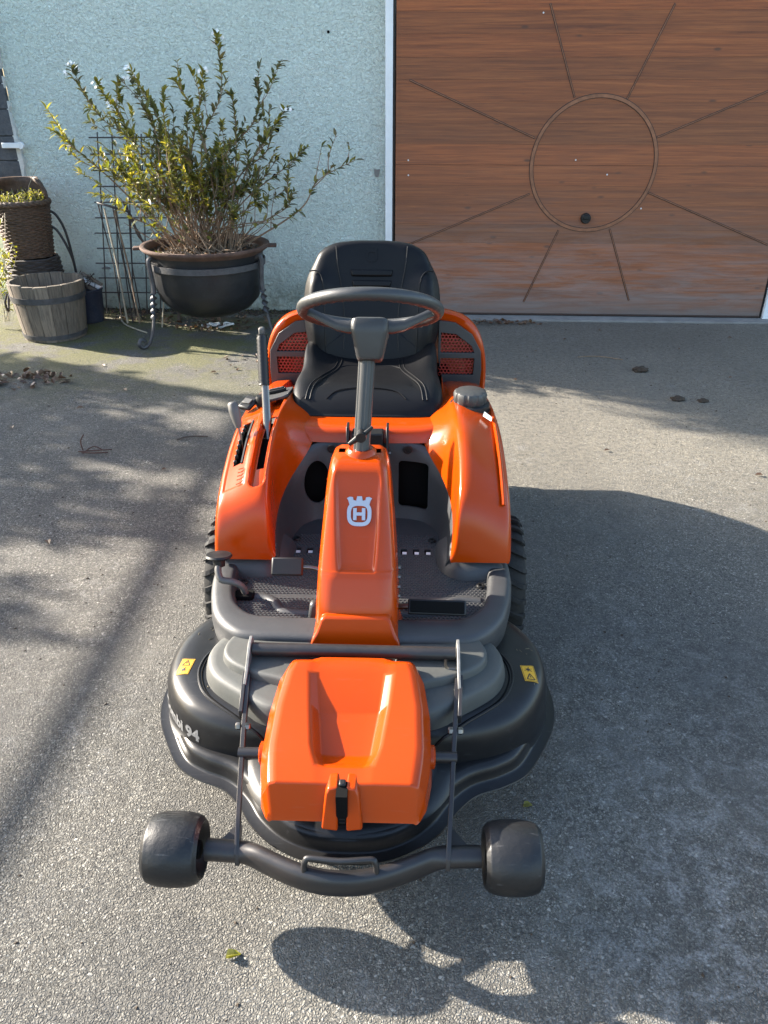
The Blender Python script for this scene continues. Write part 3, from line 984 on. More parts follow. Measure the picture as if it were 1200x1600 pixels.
# front edge folds on the right fender: a long raised flute and its stickers
m = MB(); m.tube([(0.395, y, fender_point(0.395, y) + 0.0) for y in [1.90 + 0.05 * k for k in range(10)]], 0.006, 8); mp('edge_flute', m, 'orange', fr_)
def patch(name, quad, mat, parent, lift=0.0015):
    a, b, c, d = [Vector(q) for q in quad]
    n = (b - a).cross(d - a).normalized()
    if n.z < 0:
        n = -n
    m = MB(); m.add([p + n * lift for p in (a, b, c, d)] + [p - n * 0.001 for p in (a, b, c, d)], [(0, 1, 2, 3), (7, 6, 5, 4), (0, 4, 5, 1), (1, 5, 6, 2), (2, 6, 7, 3), (3, 7, 4, 0)])
    return recalc(mp(name, m, mat, parent, sm=0))
M['reflect'] = plain('pale_reflective_sticker', (0.62, 0.62, 0.60), 0.35, var=0.05)
patch('sticker', [(0.360, 2.262, 0.684), (0.384, 2.238, 0.676), (0.386, 2.252, 0.677), (0.364, 2.280, 0.685)], 'reflect', fr_, 0.007)

# ---------------------------------------------------------------- orange body under the seat
ped = [(-0.225, 2.240), (-0.19, 2.226), (-0.12, 2.222), (0.0, 2.222), (0.12, 2.222), (0.19, 2.226), (0.225, 2.240)]
rows = []
for dy, z in ((0.0, 0.604), (0.003, 0.612), (0.010, 0.632), (0.022, 0.643), (0.05, 0.648), (0.16, 0.648), (0.45, 0.640)):
    rows.append([(x, y + dy, z + (0.012 if abs(x) > 0.23 else 0.0)) for x, y in ped])
m = MB(); m.loft(rows); recalc(mp('seat_pedestal', m, 'orange', sub=2))

# ---------------------------------------------------------------- rear hood and grilles
arch = [(0.418, 0.50), (0.424, 0.60), (0.418, 0.69), (0.398, 0.765), (0.362, 0.822), (0.305, 0.858), (0.20, 0.876), (0.0, 0.880)]
archf = spline([(-x, z) for x, z in arch] + [(x, z) for x, z in reversed(arch[:-1])], 4)
rows = []
for y, kx, kz, dz in ((2.835, 0.925, 0.955, -0.02), (2.825, 0.945, 0.972, -0.01), (2.822, 0.972, 0.988, 0), (2.832, 0.992, 0.998, 0), (2.86, 1.0, 1.0, 0), (2.90, 1.0, 0.965, 0), (2.95, 1.0, 0.87, 0), (3.02, 0.99, 0.75, 0), (3.12, 0.97, 0.62, 0), (3.22, 0.94, 0.50, 0), (3.29, 0.90, 0.36, 0), (3.335, 0.85, 0.16, 0), (3.35, 0.82, 0.02, 0)):
    rows.append([(x * kx, y, 0.36 + (z - 0.36) * kz + dz * (1 if z > 0.55 else 0)) for x, z in archf])
m = MB(); m.loft(rows, capb=True); recalc(mp('hood', m, 'orange', sm=60))

hexm = None
def grille(s):
    out = [(0.258, 0.585), (0.398, 0.585), (0.401, 0.65), (0.396, 0.72), (0.360, 0.785), (0.296, 0.828), (0.236, 0.836), (0.236, 0.70)]
    m = MB(); m.prism([(s * x, z) for x, z in out], lambda a, b, t: (a, t, b), 2.815, 2.835)
    g = recalc(mp('grille', m, 'grey', sm=30))
    w1 = [(0.245, 0.630), (0.371, 0.630), (0.373, 0.695), (0.245, 0.695)]
    w2 = [(0.245, 0.715), (0.372, 0.715), (0.360, 0.742), (0.300, 0.786), (0.245, 0.792)]
    cs = []
    for w in (w1, w2):
        c = MB(); c.prism([(s * x, z) for x, z in w], lambda a, b, t: (a, t, b), 2.79, 2.86); cs.append(recalc(mp('cutter', c, 'void', sm=0)))
    cut(g, cs, 30)
    b = g.modifiers.new('bevel', 'BEVEL'); b.width = 0.003; b.segments = 2; b.limit_method = 'ANGLE'
    for w in (w1, w2):
        H = MB()
        hr = 0.0078
        x0, x1 = min(p[0] for p in w), max(p[0] for p in w)
        z0, z1 = min(p[1] for p in w), max(p[1] for p in w)
        j = 0
        z = z0
        while z < z1 + hr:
            x = x0 + (hr * 0.866 if j % 2 else 0)
            while x < x1 + hr:
                if inside((x, z), w):
                    o_ = [(x + hr * sin(k * pi / 3), z + hr * cos(k * pi / 3)) for k in range(6)]
                    i_ = [(x + hr * 0.72 * sin(k * pi / 3), z + hr * 0.72 * cos(k * pi / 3)) for k in range(6)]
                    rr = [[(s * a, yy, b_) for a, b_ in q] for q, yy in ((o_, 2.829), (o_, 2.824), (i_, 2.824), (i_, 2.832))]
                    H.loft(rr, closed=True)
                x += hr * 1.732
            z += hr * 1.5
            j += 1
        hm = recalc(mp('honeycomb_mesh', H, 'mesh', g, sm=0)); hm['kind'] = 'stuff'
    return g
grille(-1); grille(1)

# ---------------------------------------------------------------- seat
SX = -0.012
def seat_cushion():
    rows = []
    n = 40
    out = []
    # outline of the cushion seen from above (CCW from front centre)
    half = [(0.0, 2.330), (0.12, 2.330), (0.198, 2.338), (0.236, 2.362), (0.246, 2.43), (0.243, 2.52), (0.232, 2.60), (0.235, 2.70), (0.22, 2.80), (0.12, 2.83), (0.0, 2.83)]
    poly = spline(mirror_outline(half), 4, True)
    def topz(x, y):
        d = abs(x)
        z = 0.722
        z += 0.020 * max(0, min(1, (d - 0.13) / 0.06)) * max(0, min(1, (y - 2.42) / 0.16))
        z += 0.050 * max(0, min(1, (d - 0.16) / 0.07)) * max(0, min(1, (y - 2.56) / 0.16))
        z -= 0.010 * max(0, 1 - ((x / 0.13) ** 2)) * max(0, min(1, (y - 2.45) / 0.1))
        z -= 0.045 * max(0, min(1, (2.47 - y) / 0.12)) ** 2
        return z
    prof = [(0.03, 0.628), (0.006, 0.632), (0.0, 0.642), (0.0, 0.656), (0.004, -0.030), (0.012, -0.014), (0.024, -0.005), (0.04, 0.0), (0.065, 0.0), (0.10, 0.0), (0.15, 0.0), (0.19, 0.0)]
    for d, z in prof:
        p = inset(poly, d) if d < 0.15 else [(x * (1 - d / 0.27), 2.59 + (y - 2.59) * (1 - d / 0.27)) for x, y in poly]
        if d == 0.10:
            p = [(x * 0.58, 2.59 + (y - 2.59) * 0.58) for x, y in poly]
        rows.append([(x, y, z if z > 0.5 else topz(x, y) + z) for x, y in p])
    m = MB(); m.loft(rows, closed=True, capb=True)
    m.v = [(x * 1.035 + SX, y, z) for x, y, z in m.v]
    o = recalc(mp('seat_cushion', m, 'vinyl', sub=1))
    return o, topz
cush, topz = seat_cushion()
def seam(pts, parent, r=0.0022):
    m = MB(); m.tube(pts, r, 6)
    return mp('seam', m, 'vinyl', parent)
for s in (-1, 1):
    for dx in (0.0, 0.014):
        line = spline([(s * (0.185 + dx), 2.372), (s * (0.176 + dx), 2.43), (s * (0.150 + dx), 2.49), (s * (0.112 + dx), 2.60), (s * (0.104 + dx), 2.70), (s * (0.108 + dx), 2.78)], 6)
        seam([(x + SX, y, topz(x, y) + 0.0005) for x, y in line], cush)
line = spline([(-0.13, 2.375), (-0.10, 2.405), (-0.05, 2.42), (0, 2.422), (0.05, 2.42), (0.10, 2.405), (0.13, 2.375)], 6)
seam([(x + SX, y, topz(x, y) + 0.0005) for x, y in line], cush, 0.0018)
line = spline([(-0.108, 2.62), (-0.07, 2.655), (0, 2.66), (0.07, 2.655), (0.108, 2.62)], 6)
seam([(x + SX, y, topz(x, y) + 0.0005) for x, y in line], cush, 0.0018)

def backrest():
    """outline in (x, h) along a reclined plane, padded front"""
    half = [(0.0, 0.0), (0.16, 0.0), (0.218, 0.03), (0.243, 0.12), (0.252, 0.22), (0.242, 0.31), (0.212, 0.375), (0.188, 0.415), (0.135, 0.443), (0.06, 0.452), (0.0, 0.453)]
    poly = spline(mirror_outline(half), 4, True)
    rec = radians(20)
    base = Vector((SX, 2.77, 0.672))
    ax = Vector((0, sin(rec), cos(rec)))
    nn = Vector((0, -cos(rec), sin(rec)))         # towards the driver
    def pt(x, h, d):
        return base + Vector((x, 0, 0)) + ax * h + nn * d
    def pad(x, h):
        d = 0.052
        d += 0.030 * max(0, min(1, (abs(x) - 0.135) / 0.055)) * max(0, min(1, (0.36 - h) / 0.06)) * max(0.35, min(1, (h - 0.02) / 0.1))
        d -= 0.008 * max(0, 1 - (x / 0.12) ** 2)
        return d
    rows = []
    for d, k in ((0.05, -0.045), (0.02, -0.044), (0.004, -0.034), (0.0, -0.012), (0.0, 0.012), (0.005, 0.032), (0.014, 0.044)):
        rows.append([pt(x, h, k) for x, h in inset(poly, d)])
    for d in (0.028, 0.05, 0.08):
        rows.append([pt(x, h, pad(x, h) * (0.96 if d < 0.03 else 1)) for x, h in inset(poly, d)])
    for k in (0.5, 0.3, 0.12):
        rows.append([pt(x * k, 0.225 + (h - 0.225) * k, pad(x * k, 0.225 + (h - 0.225) * k)) for x, h in poly])
    m = MB(); m.loft(rows, closed=True, capa=True, capb=True)
    o = recalc(mp('backrest', m, 'vinyl', sub=1))
    return o, pt, pad
back, bpt, bpad = backrest()
for s in (-1, 1):
    line = spline([(s * 0.128, 0.425), (s * 0.122, 0.36), (s * 0.108, 0.28), (s * 0.098, 0.18), (s * 0.10, 0.06)], 6)
    seam([bpt(x, h, bpad(x, h) + 0.001) for x, h in line], back, 0.0026)
    line = spline([(s * 0.165, 0.05), (s * 0.168, 0.20), (s * 0.175, 0.30), (s * 0.195, 0.335), (s * 0.222, 0.335)], 6)
    seam([bpt(x, h, bpad(x, h) * 0.97 + 0.003) for x, h in line], back, 0.0024)
for h, w in ((0.332, 0.075), (0.295, 0.070)):     # two moulded bars
    m = MB()
    P = [(-w, h - 0.013), (w, h - 0.013), (w + 0.004, h + 0.013), (-w - 0.004, h + 0.013)]
    a = [bpt(x, q, bpad(x, q) - 0.004) for x, q in P]; b = [bpt(x * 0.93, q + (0.004 if q < h else -0.004), bpad(x, q) + 0.007) for x, q in P]
    m.add(a + b, [(0, 1, 2, 3), (7, 6, 5, 4), (0, 4, 5, 1), (1, 5, 6, 2), (2, 6, 7, 3), (3, 7, 4, 0)])
    recalc(mp('moulded_bar', m, 'vinyl', back, bevel=0.003))

# ---------------------------------------------------------------- emblem outlines (crown over a ring round an H)
def emblem_polys():
    def sq(t, w, h, p):
        c, s_ = cos(t), sin(t)
        return (w * math.copysign(abs(c) ** (2 / p), c), h * math.copysign(abs(s_) ** (2 / p), s_))
    N = 44
    outer = [sq(2 * pi * k / N, 0.50, 0.50, 2.9) for k in range(N)]
    inner = [sq(2 * pi * k / N, 0.345, 0.345, 3.2) for k in range(N)]
    outer = [(x * (1.0 + 0.04 * (y + .2)), y) for x, y in outer]
    Hh = [(-0.25, -0.25), (-0.11, -0.25), (-0.11, -0.06), (0.11, -0.06), (0.11, -0.25), (0.25, -0.25), (0.25, 0.25), (0.11, 0.25), (0.11, 0.07), (-0.11, 0.07), (-0.11, 0.25), (-0.25, 0.25)]
    crown = [[(-0.40, 0.36), (-0.46, 0.56), (-0.52, 0.66), (-0.40, 0.72), (-0.27, 0.70), (-0.25, 0.58), (-0.12, 0.55), (-0.12, 0.40)],
             [(-0.13, 0.40), (-0.13, 0.56), (-0.10, 0.74), (0.10, 0.74), (0.13, 0.56), (0.13, 0.40)],
             [(0.12, 0.40), (0.12, 0.55), (0.25, 0.58), (0.27, 0.70), (0.40, 0.72), (0.52, 0.66), (0.46, 0.56), (0.40, 0.36)]]
    return outer, inner, Hh, crown
def emblem(name, fn, size, mat, parent, t0, t1, with_h=True):
    outer, inner, Hh, crown = emblem_polys()
    m = MB()
    rr = [[fn(x * size, y * size, t) for x, y in q] for q, t in ((outer, t0), (outer, t1), (inner, t1), (inner, t0))]
    m.loft(rr, closed=True)
    for c in crown:
        m.prism([(x * size, y * size) for x, y in c], fn, t0, t1 - 0.0002)
    if with_h:
        m.prism([(x * size, y * size) for x, y in Hh], fn, t0, t1)
    return recalc(mp(name, m, mat, parent, sm=30))
emblem('embossed_emblem', lambda a, b, t: bpt(a, 0.392 + b, bpad(a, 0.392) + t), 0.040, 'vinyl', back, -0.003, 0.0022, False)

m = MB(); m.box((SX, 2.42, 0.612), (0.30, 0.20, 0.03)); mp('seat_base', m, 'black', bevel=0.006)
m = MB(); m.box((0.0, 2.222, 0.595), (0.098, 0.05, 0.10)); m.box((0.0, 2.205, 0.548), (0.085, 0.02, 0.03))
br = mp('seat_bracket', m, 'black', bevel=0.004)
for s in (-1, 1):
    m = MB(); m.prism([(2.175, 0.535), (2.20, 0.535), (2.235, 0.60), (2.245, 0.665), (2.20, 0.665), (2.19, 0.63), (2.178, 0.60)], lambda a, b, t: (t, a, b), s * 0.058, s * 0.066)
    recalc(mp('bracket_plate', m, 'black', br, bevel=0.001, seg=1))
    m = MB(); m.lathe([(0.007, 0.0), (0.007, 0.006 * s)], (s * 0.0665, 2.20, 0.58), 6, 'X'); mp('bolt', m, 'steel', br)

# ---------------------------------------------------------------- steering column cover
CR = [  # z, y front, half width, panel half width, panel depth, back y
    (0.372, 1.548, 0.107, 0.060, 0.0, 1.76),
    (0.425, 1.553, 0.105, 0.058, 0.0, 1.77),
    (0.500, 1.585, 0.1005, 0.055, 0.0, 1.80),
    (0.520, 1.596, 0.099, 0.047, 0.000, 1.81),
    (0.526, 1.5995, 0.0985, 0.046, 0.002, 1.812),
    (0.534, 1.604, 0.098, 0.0455, 0.012, 1.815),
    (0.560, 1.621, 0.096, 0.048, 0.0135, 1.825),
    (0.620, 1.662, 0.0905, 0.052, 0.012, 1.84),
    (0.680, 1.703, 0.0845, 0.055, 0.0085, 1.86),
    (0.715, 1.726, 0.080, 0.057, 0.004, 1.87),
    (0.738, 1.744, 0.074, 0.054, 0.0, 1.875),
    (0.752, 1.764, 0.066, 0.046, 0.0, 1.872),
    (0.758, 1.785, 0.055, 0.038, 0.0, 1.86)]
CRD = spline(CR, 4)
rows = []
for z, yf, hw, pw, pd, yb in CRD:
    pd = max(0.0, pd)
    L = [(-hw * 0.80, yb), (-hw * 0.96, yb - 0.015), (-hw, yb - 0.05), (-hw * 1.0, yf + 0.050), (-hw * 0.975, yf + 0.026), (-hw * 0.93, yf + 0.013), (-hw * 0.86, yf + 0.005), (-pw - 0.007, yf + 0.0005), (-pw - 0.002, yf), (-pw + 0.001, yf + pd * 0.2), (-pw + 0.005, yf + pd * 0.85), (-pw + 0.008, yf + pd), (-pw * 0.45, yf + pd), (0, yf + pd)]
    full = L + [(-x, y) for x, y in reversed(L[:-1])]
    rows.append([(x, y, z - pd * 0.3) for x, y in full])
m = MB(); m.loft(rows, capb=True)
colc = recalc(mp('column_cover', m, 'orange', sm=75))
# flared foot of the cover
foot_poly = [(-0.1175, 0.296), (0.1175, 0.296), (0.1165, 0.352), (0.1085, 0.378), (0.098, 0.398), (0.088, 0.424), (0.078, 0.432), (-0.078, 0.432), (-0.088, 0.424), (-0.098, 0.398), (-0.1085, 0.378), (-0.1165, 0.352)]
def footfn(a, b, t):
    y = 1.497 + max(0.0, b - 0.352) * 0.55
    return (a, y if t == 0 else 1.66, b)
m = MB(); m.prism(foot_poly, footfn, 0, 1); recalc(mp('cover_foot', m, 'orange', colc, bevel=0.007, seg=3))
m = MB(); m.lathe([(0.044, 0.744), (0.040, 0.762), (0.031, 0.770), (0.026, 0.768)], (0.003, 1.815, 0), 28); mp('collar', m, 'orange', colc, sm=60)
slope = Vector((0, 1.703 - 1.621, 0.680 - 0.560)).normalized()
nrm = Vector((0, -slope.z, slope.y))
e0 = Vector((0.004, 1.6775 + 0.0105, 0.643))
emblem('emblem', lambda a, b, t: e0 + Vector((a, 0, 0)) + slope * b + nrm * t, 0.061, 'emblem', colc, -0.003, 0.0024)

# column, hub, wheel
cb, ct = Vector((0.004, 1.812, 0.755)), Vector((0.021, 1.890, 1.035))
m = MB()
def flute(n=32):
    rows = []
    ax = (ct - cb).normalized()
    u = Vector((1, 0, 0)); w = ax.cross(u).normalized()
    for p in (cb, ct):
        rows.append([p + u * (0.0215 * (1 - 0.07 * (cos(8 * a) > 0.35)) * cos(a)) + w * (0.0215 * (1 - 0.07 * (cos(8 * a) > 0.35)) * sin(a)) for a in [2 * pi * k / n for k in range(n)]])
    return rows
m.loft(flute(64), closed=True); sc = recalc(mp('steering_column', m, 'wheelgrey', sm=30))
cm = cb + (ct - cb) * 0.19
m = MB(); m.tube([cm + V3(-0.034, -0.026, -0.024), cm + V3(-0.012, -0.031, -0.006), cm + V3(0.012, -0.031, 0.012), cm + V3(0.027, -0.027, 0.026)], [0.005, 0.008, 0.006, 0.0035], 8, flat=0.5)
m.lathe([(0.013, -0.045), (0.014, -0.038), (0.014, -0.02)], (cm.x - 0.002, cm.y, cm.z + 0.002), 16, 'Y')
mp('clamp_lever', m, 'black', sc)
WC = Vector((0.026, 1.912, 1.098))
tilt = radians(27)
wu = Vector((1, 0, 0)); wv = Vector((0, cos(tilt), -sin(tilt))); wn_ = wu.cross(wv)   # far edge lower
m = MB()
rows = []
NR, NM = 120, 16
for k in range(NR):
    a = 2 * pi * k / NR
    ring = []
    for j in range(NM):
        b = 2 * pi * j / NM
        r0 = 0.0155
        if sin(b) < -0.1:
            r0 *= 1 + 0.055 * cos(a * 42) * (-sin(b))
        rr = 0.168 + r0 * cos(b)
        ring.append(WC + (wu * cos(a) + wv * sin(a)) * rr + wn_ * (r0 * 1.02 * sin(b)))
    rows.append(ring)
rows.append(rows[0])
m.loft(rows, closed=True); sw = recalc(mp('steering_wheel', m, 'wheelgrey', sm=60))
hub_top = WC + wn_ * (-0.028)
def ring_at(c, w, h, r, tw=0.0):
    return [c + wu * x + wv * y for x, y in rrect(w, h, r, 4)]
m = MB(); m.loft([ring_at(hub_top + wn_ * 0.004, 0.074, 0.080, 0.014), ring_at(hub_top, 0.088, 0.092, 0.015), ring_at(hub_top - wn_ * 0.010, 0.092, 0.096, 0.014), ring_at(hub_top - wn_ * 0.030, 0.092, 0.094, 0.013), ring_at(hub_top - wn_ * 0.036, 0.087, 0.089, 0.013),
                  ring_at(hub_top - wn_ * 0.088, 0.066, 0.066, 0.014), ring_at(hub_top - wn_ * 0.096, 0.056, 0.056, 0.016)], closed=True, capa=True, capb=True)
recalc(mp('hub', m, 'wheelgrey', sw, sm=35))
def spoke(ang, w0=0.030, w1=0.021):
    d = wu * cos(ang) + wv * sin(ang); e = wn_.cross(d)
    rows = []
    for q, dz, w, t in ((0.030, -0.036, w0 * 1.1, 0.016), (0.055, -0.040, w0, 0.015), (0.085, -0.035, w0 * 0.9, 0.013), (0.115, -0.021, w1 * 1.05, 0.012), (0.145, -0.006, w1, 0.011), (0.166, 0.0, w1 * 1.05, 0.010)):
        c = WC + d * q + wn_ * dz
        rows.append([c + e * (w / 2 * x) + wn_ * (t * y) for x, y in ((-1, -0.4), (-0.7, -1), (0.7, -1), (1, -0.4), (1, 0.4), (0.7, 0.9), (-0.7, 0.9), (-1, 0.4))])
    m = MB(); m.loft(rows, closed=True, capa=True, capb=True)
    sp = recalc(mp('spoke', m, 'wheelgrey', sw, sm=50))
for a in (radians(2), radians(178), radians(90)):
    spoke(a)
M['wline'] = M['void']

# ---------------------------------------------------------------- fuel cap
m = MB(); m.lathe([(0.066, 0.668), (0.064, 0.690), (0.058, 0.694)], (0.325, 2.36, 0), 36); fc = mp('fuel_cap', m, 'black', sm=40)
m = MB(); m.lathe([(0.050, 0.688), (0.054, 0.695), (0.054, 0.722), (0.050, 0.730), (0.040, 0.734), (0.0, 0.735)], (0.325, 2.36, 0), 80, mod=lambda a, h: 1 - 0.055 * (cos(10 * a) > 0.4) if h < 0.732 else 1.0)
mp('grip_knob', m, 'wheelgrey', fc, sm=35)

# ---------------------------------------------------------------- left console, key, levers
M['conpl'] = M['grey']
z0 = fender_point(-0.335, 2.42)
m = MB(); m.prism(rrect(0.115, 0.16, 0.018, 4, -0.325, 2.435), lambda a, b, t: (a, b, fender_point(a, b) - 0.003 + t), 0.0, 0.010); cons = recalc(mp('console', m, 'grey', bevel=0.002))
m = MB(); m.prism(rrect(0.062, 0.030, 0.005, 3, -0.318, 2.455), lambda a, b, t: (a, b, fender_point(a, b) + t), 0.006, 0.017); recalc(mp('switch', m, 'black', cons, bevel=0.002))
m = MB(); m.prism(rrect(0.048, 0.016, 0.003, 3, -0.318, 2.455), lambda a, b, t: (a, b, fender_point(a, b) + t), 0.017, 0.022); recalc(mp('switch_key', m, 'wheelgrey', cons, bevel=0.001))
m = MB(); m.box((-0.392, 2.335, 0.690), (0.046, 0.060, 0.016), Matrix.Rotation(-0.5, 3, 'Z') @ Matrix.Rotation(0.35, 3, 'X')); kf = mp('key_fob', m, 'black', bevel=0.006)
m = MB(); m.box((-0.394, 2.331, 0.699), (0.028, 0.022, 0.004), Matrix.Rotation(-0.5, 3, 'Z') @ Matrix.Rotation(0.35, 3, 'X')); mp('fob_window', m, 'knob', kf, bevel=0.001)
m = MB(); m.lathe([(0.017, 0.68), (0.019, 0.70), (0.015, 0.712), (0.0, 0.714)], (-0.352, 2.345, 0), 18); mp('ignition', m, 'black', kf)
# long lift lever
lv = [V3(-0.300, 2.115, 0.58), V3(-0.306, 2.17, 0.66), V3(-0.312, 2.215, 0.735), V3(-0.318, 2.255, 0.815)]
m = MB(); m.tube(lv, 0.012, 10, flat=0.55, up=(1, 0, 0)); lever = mp('lift_lever', m, 'steel')
g0, g1 = lv[-1] - V3(0, 0.015, 0.03), V3(-0.326, 2.306, 0.922)
m = MB()
rows = []
N = 26
gd = (g1 - g0); ga = gd.normalized(); gu = V3(1, 0, 0); gw = ga.cross(gu).normalized()
for k in range(N + 1):
    t = k / N
    rad = 0.0165 * (1 + 0.06 * cos(k * pi)) * (1.0 if t < 0.93 else 0.92)
    rows.append([g0 + gd * t + gu * (rad * cos(a)) + gw * (rad * 1.25 * sin(a)) for a in [2 * pi * j / 14 for j in range(14)]])
m.loft(rows, closed=True, capa=True, capb=True); gr = recalc(mp('lever_grip', m, 'black', lever, sm=60))
m = MB(); m.box(g1 + ga * 0.010, (0.017, 0.024, 0.028)); mp('lever_button', m, 'knob', lever, bevel=0.005)
# short cutting-height lever
hv = [V3(-0.371, 2.115, 0.60), V3(-0.378, 2.125, 0.655), V3(-0.386, 2.135, 0.70)]
m = MB(); m.tube(hv, 0.006, 8, flat=0.6); hl = mp('height_lever', m, 'steel')
m = MB(); m.tube([hv[-1] - V3(-0.002, 0.003, 0.012), hv[-1] + V3(-0.002, 0.002, 0.006), hv[-1] + V3(-0.010, 0.012, 0.035), hv[-1] + V3(-0.015, 0.018, 0.056), hv[-1] + V3(-0.017, 0.020, 0.062)], [0.009, 0.0135, 0.0165, 0.0155, 0.010], 14)
mp('lever_knob', m, 'knob', hl, sm=60)

# ---------------------------------------------------------------- pedals
m = MB(); m.tube(spline([(-0.315, 1.735, 0.35), (-0.322, 1.728, 0.388), (-0.345, 1.722, 0.408), (-0.376, 1.722, 0.415), (-0.386, 1.735, 0.432), (-0.386, 1.748, 0.448)], 6), 0.0095, 10); p1 = mp('round_pedal', m, 'knob')
m = MB(); m.lathe([(0.016, 0.0), (0.017, 0.018), (0.013, 0.022), (0.034, 0.024), (0.037, 0.028), (0.034, 0.033), (0.0, 0.036)], (0, 0, 0), 24)
R = Matrix.Rotation(-0.25, 3, 'X')
m.v = [tuple(R @ Vector(v) + Vector((-0.386, 1.752, 0.440))) for v in m.v]
mp('pedal_pad', m, 'black', p1, sm=45)
m = MB(); m.prism(rrect(0.055, 0.036, 0.012, 4, -0.320, 1.732), lambda a, b, t: (a, b, t), 0.350, 0.366); recalc(mp('pedal_boot', m, 'void', p1, bevel=0.003))
R = Matrix.Rotation(0.85, 3, 'X')
m = MB(); m.box((-0.196, 1.735, 0.452), (0.086, 0.050, 0.014), R); p2 = mp('brake_pedal', m, 'black', bevel=0.005)
m = MB(); m.tube(spline([(-0.165, 1.742, 0.446), (-0.130, 1.744, 0.444), (-0.104, 1.738, 0.434), (-0.096, 1.715, 0.405), (-0.097, 1.69, 0.36)], 6), 0.0065, 10); mp('pedal_rod', m, 'steel', p2)
m = MB(); m.box((-0.117, 1.655, 0.372), (0.035, 0.045, 0.05), None, 0.6); mp('rod_boot', m, 'wheelgrey', p2, bevel=0.008)
R = Matrix.Rotation(0.75, 3, 'X')
m = MB(); m.box((0.205, 1.615, 0.412), (0.150, 0.040, 0.013), Matrix.Rotation(-0.03, 3, 'Z') @ R); p3 = mp('flat_pedal', m, 'black', bevel=0.004)
m = MB(); m.box((0.205, 1.6065, 0.4195), (0.138, 0.030, 0.003), Matrix.Rotation(-0.03, 3, 'Z') @ R); mp('pedal_rubber', m, 'void', p3, bevel=0.001, seg=1)
m = MB(); m.tube([(0.10, 1.635, 0.398), (0.125, 1.628, 0.405), (0.15, 1.622, 0.408)], 0.008, 10); mp('pedal_rod', m, 'steel', p3)
for z, y in ((0.415, 1.66), (0.455, 1.69)):
    for dz in (0, 0.022):
        m = MB(); m.lathe([(0.006, 0.0), (0.006, 0.006)], (0.104, y + dz * 0.5, z + dz), 6, 'X'); mp('cover_bolt', m, 'steel', colc)
# ================================================================== CUTTING DECK (part of the mower)
rim_half = [(0.0, 1.052), (0.085, 1.060), (0.155, 1.092), (0.212, 1.142), (0.250, 1.196), (0.296, 1.240), (0.362, 1.268), (0.420, 1.308), (0.470, 1.388), (0.506, 1.466), (0.520, 1.545), (0.516, 1.62), (0.500, 1.70), (0.44, 1.79), (0.32, 1.86), (0.15, 1.88), (0.0, 1.88)]
RIM = spline(mirror_outline(rim_half), 6, True)
m = MB()
rows = rings(RIM, [(0.022, 0.151), (0.001, 0.150), (-0.0005, 0.152), (0.001, 0.1545), (0.022, 0.1555), (0.026, 0.157), (0.0285, 0.162), (0.031, 0.178), (0.034, 0.189), (0.040, 0.196), (0.050, 0.1985), (0.062, 0.199)])
m.loft(rows, closed=True)
m.add([], [])
n = len(RIM)
m.f.append(tuple(11 * n + k for k in range(n)))
deck = recalc(mp('cutting_deck', m, 'deck', sm=50))
# stepped ring over the front blade
m = MB(); m.lathe([(0.255, 0.185), (0.245, 0.1985), (0.230, 0.205), (0.214, 0.2105), (0.204, 0.213), (0.195, 0.220), (0.188, 0.229), (0.178, 0.234), (0.16, 0.236), (0.0, 0.237)], (0.0, 1.318, 0), 72)
m.v = [(x, 1.318 + (y - 1.318) * 0.92, z) for x, y, z in m.v]
mp('blade_housing', m, 'deck', deck, sm=50)
lobe_half = [(0.06, 1.30), (0.13, 1.287), (0.19, 1.284), (0.245, 1.292), (0.31, 1.307), (0.365, 1.328), (0.412, 1.360), (0.456, 1.415), (0.486, 1.483), (0.4965, 1.56), (0.484, 1.65), (0.43, 1.745), (0.33, 1.82), (0.20, 1.85), (0.09, 1.85), (0.05, 1.72), (0.045, 1.45)]
LOBEPROF = [(-0.002, 0.156), (0.0, 0.170), (0.002, 0.200), (0.004, 0.228), (0.007, 0.254), (0.013, 0.272), (0.022, 0.285), (0.034, 0.293), (0.052, 0.298), (0.080, 0.300)]
bvhs = {}
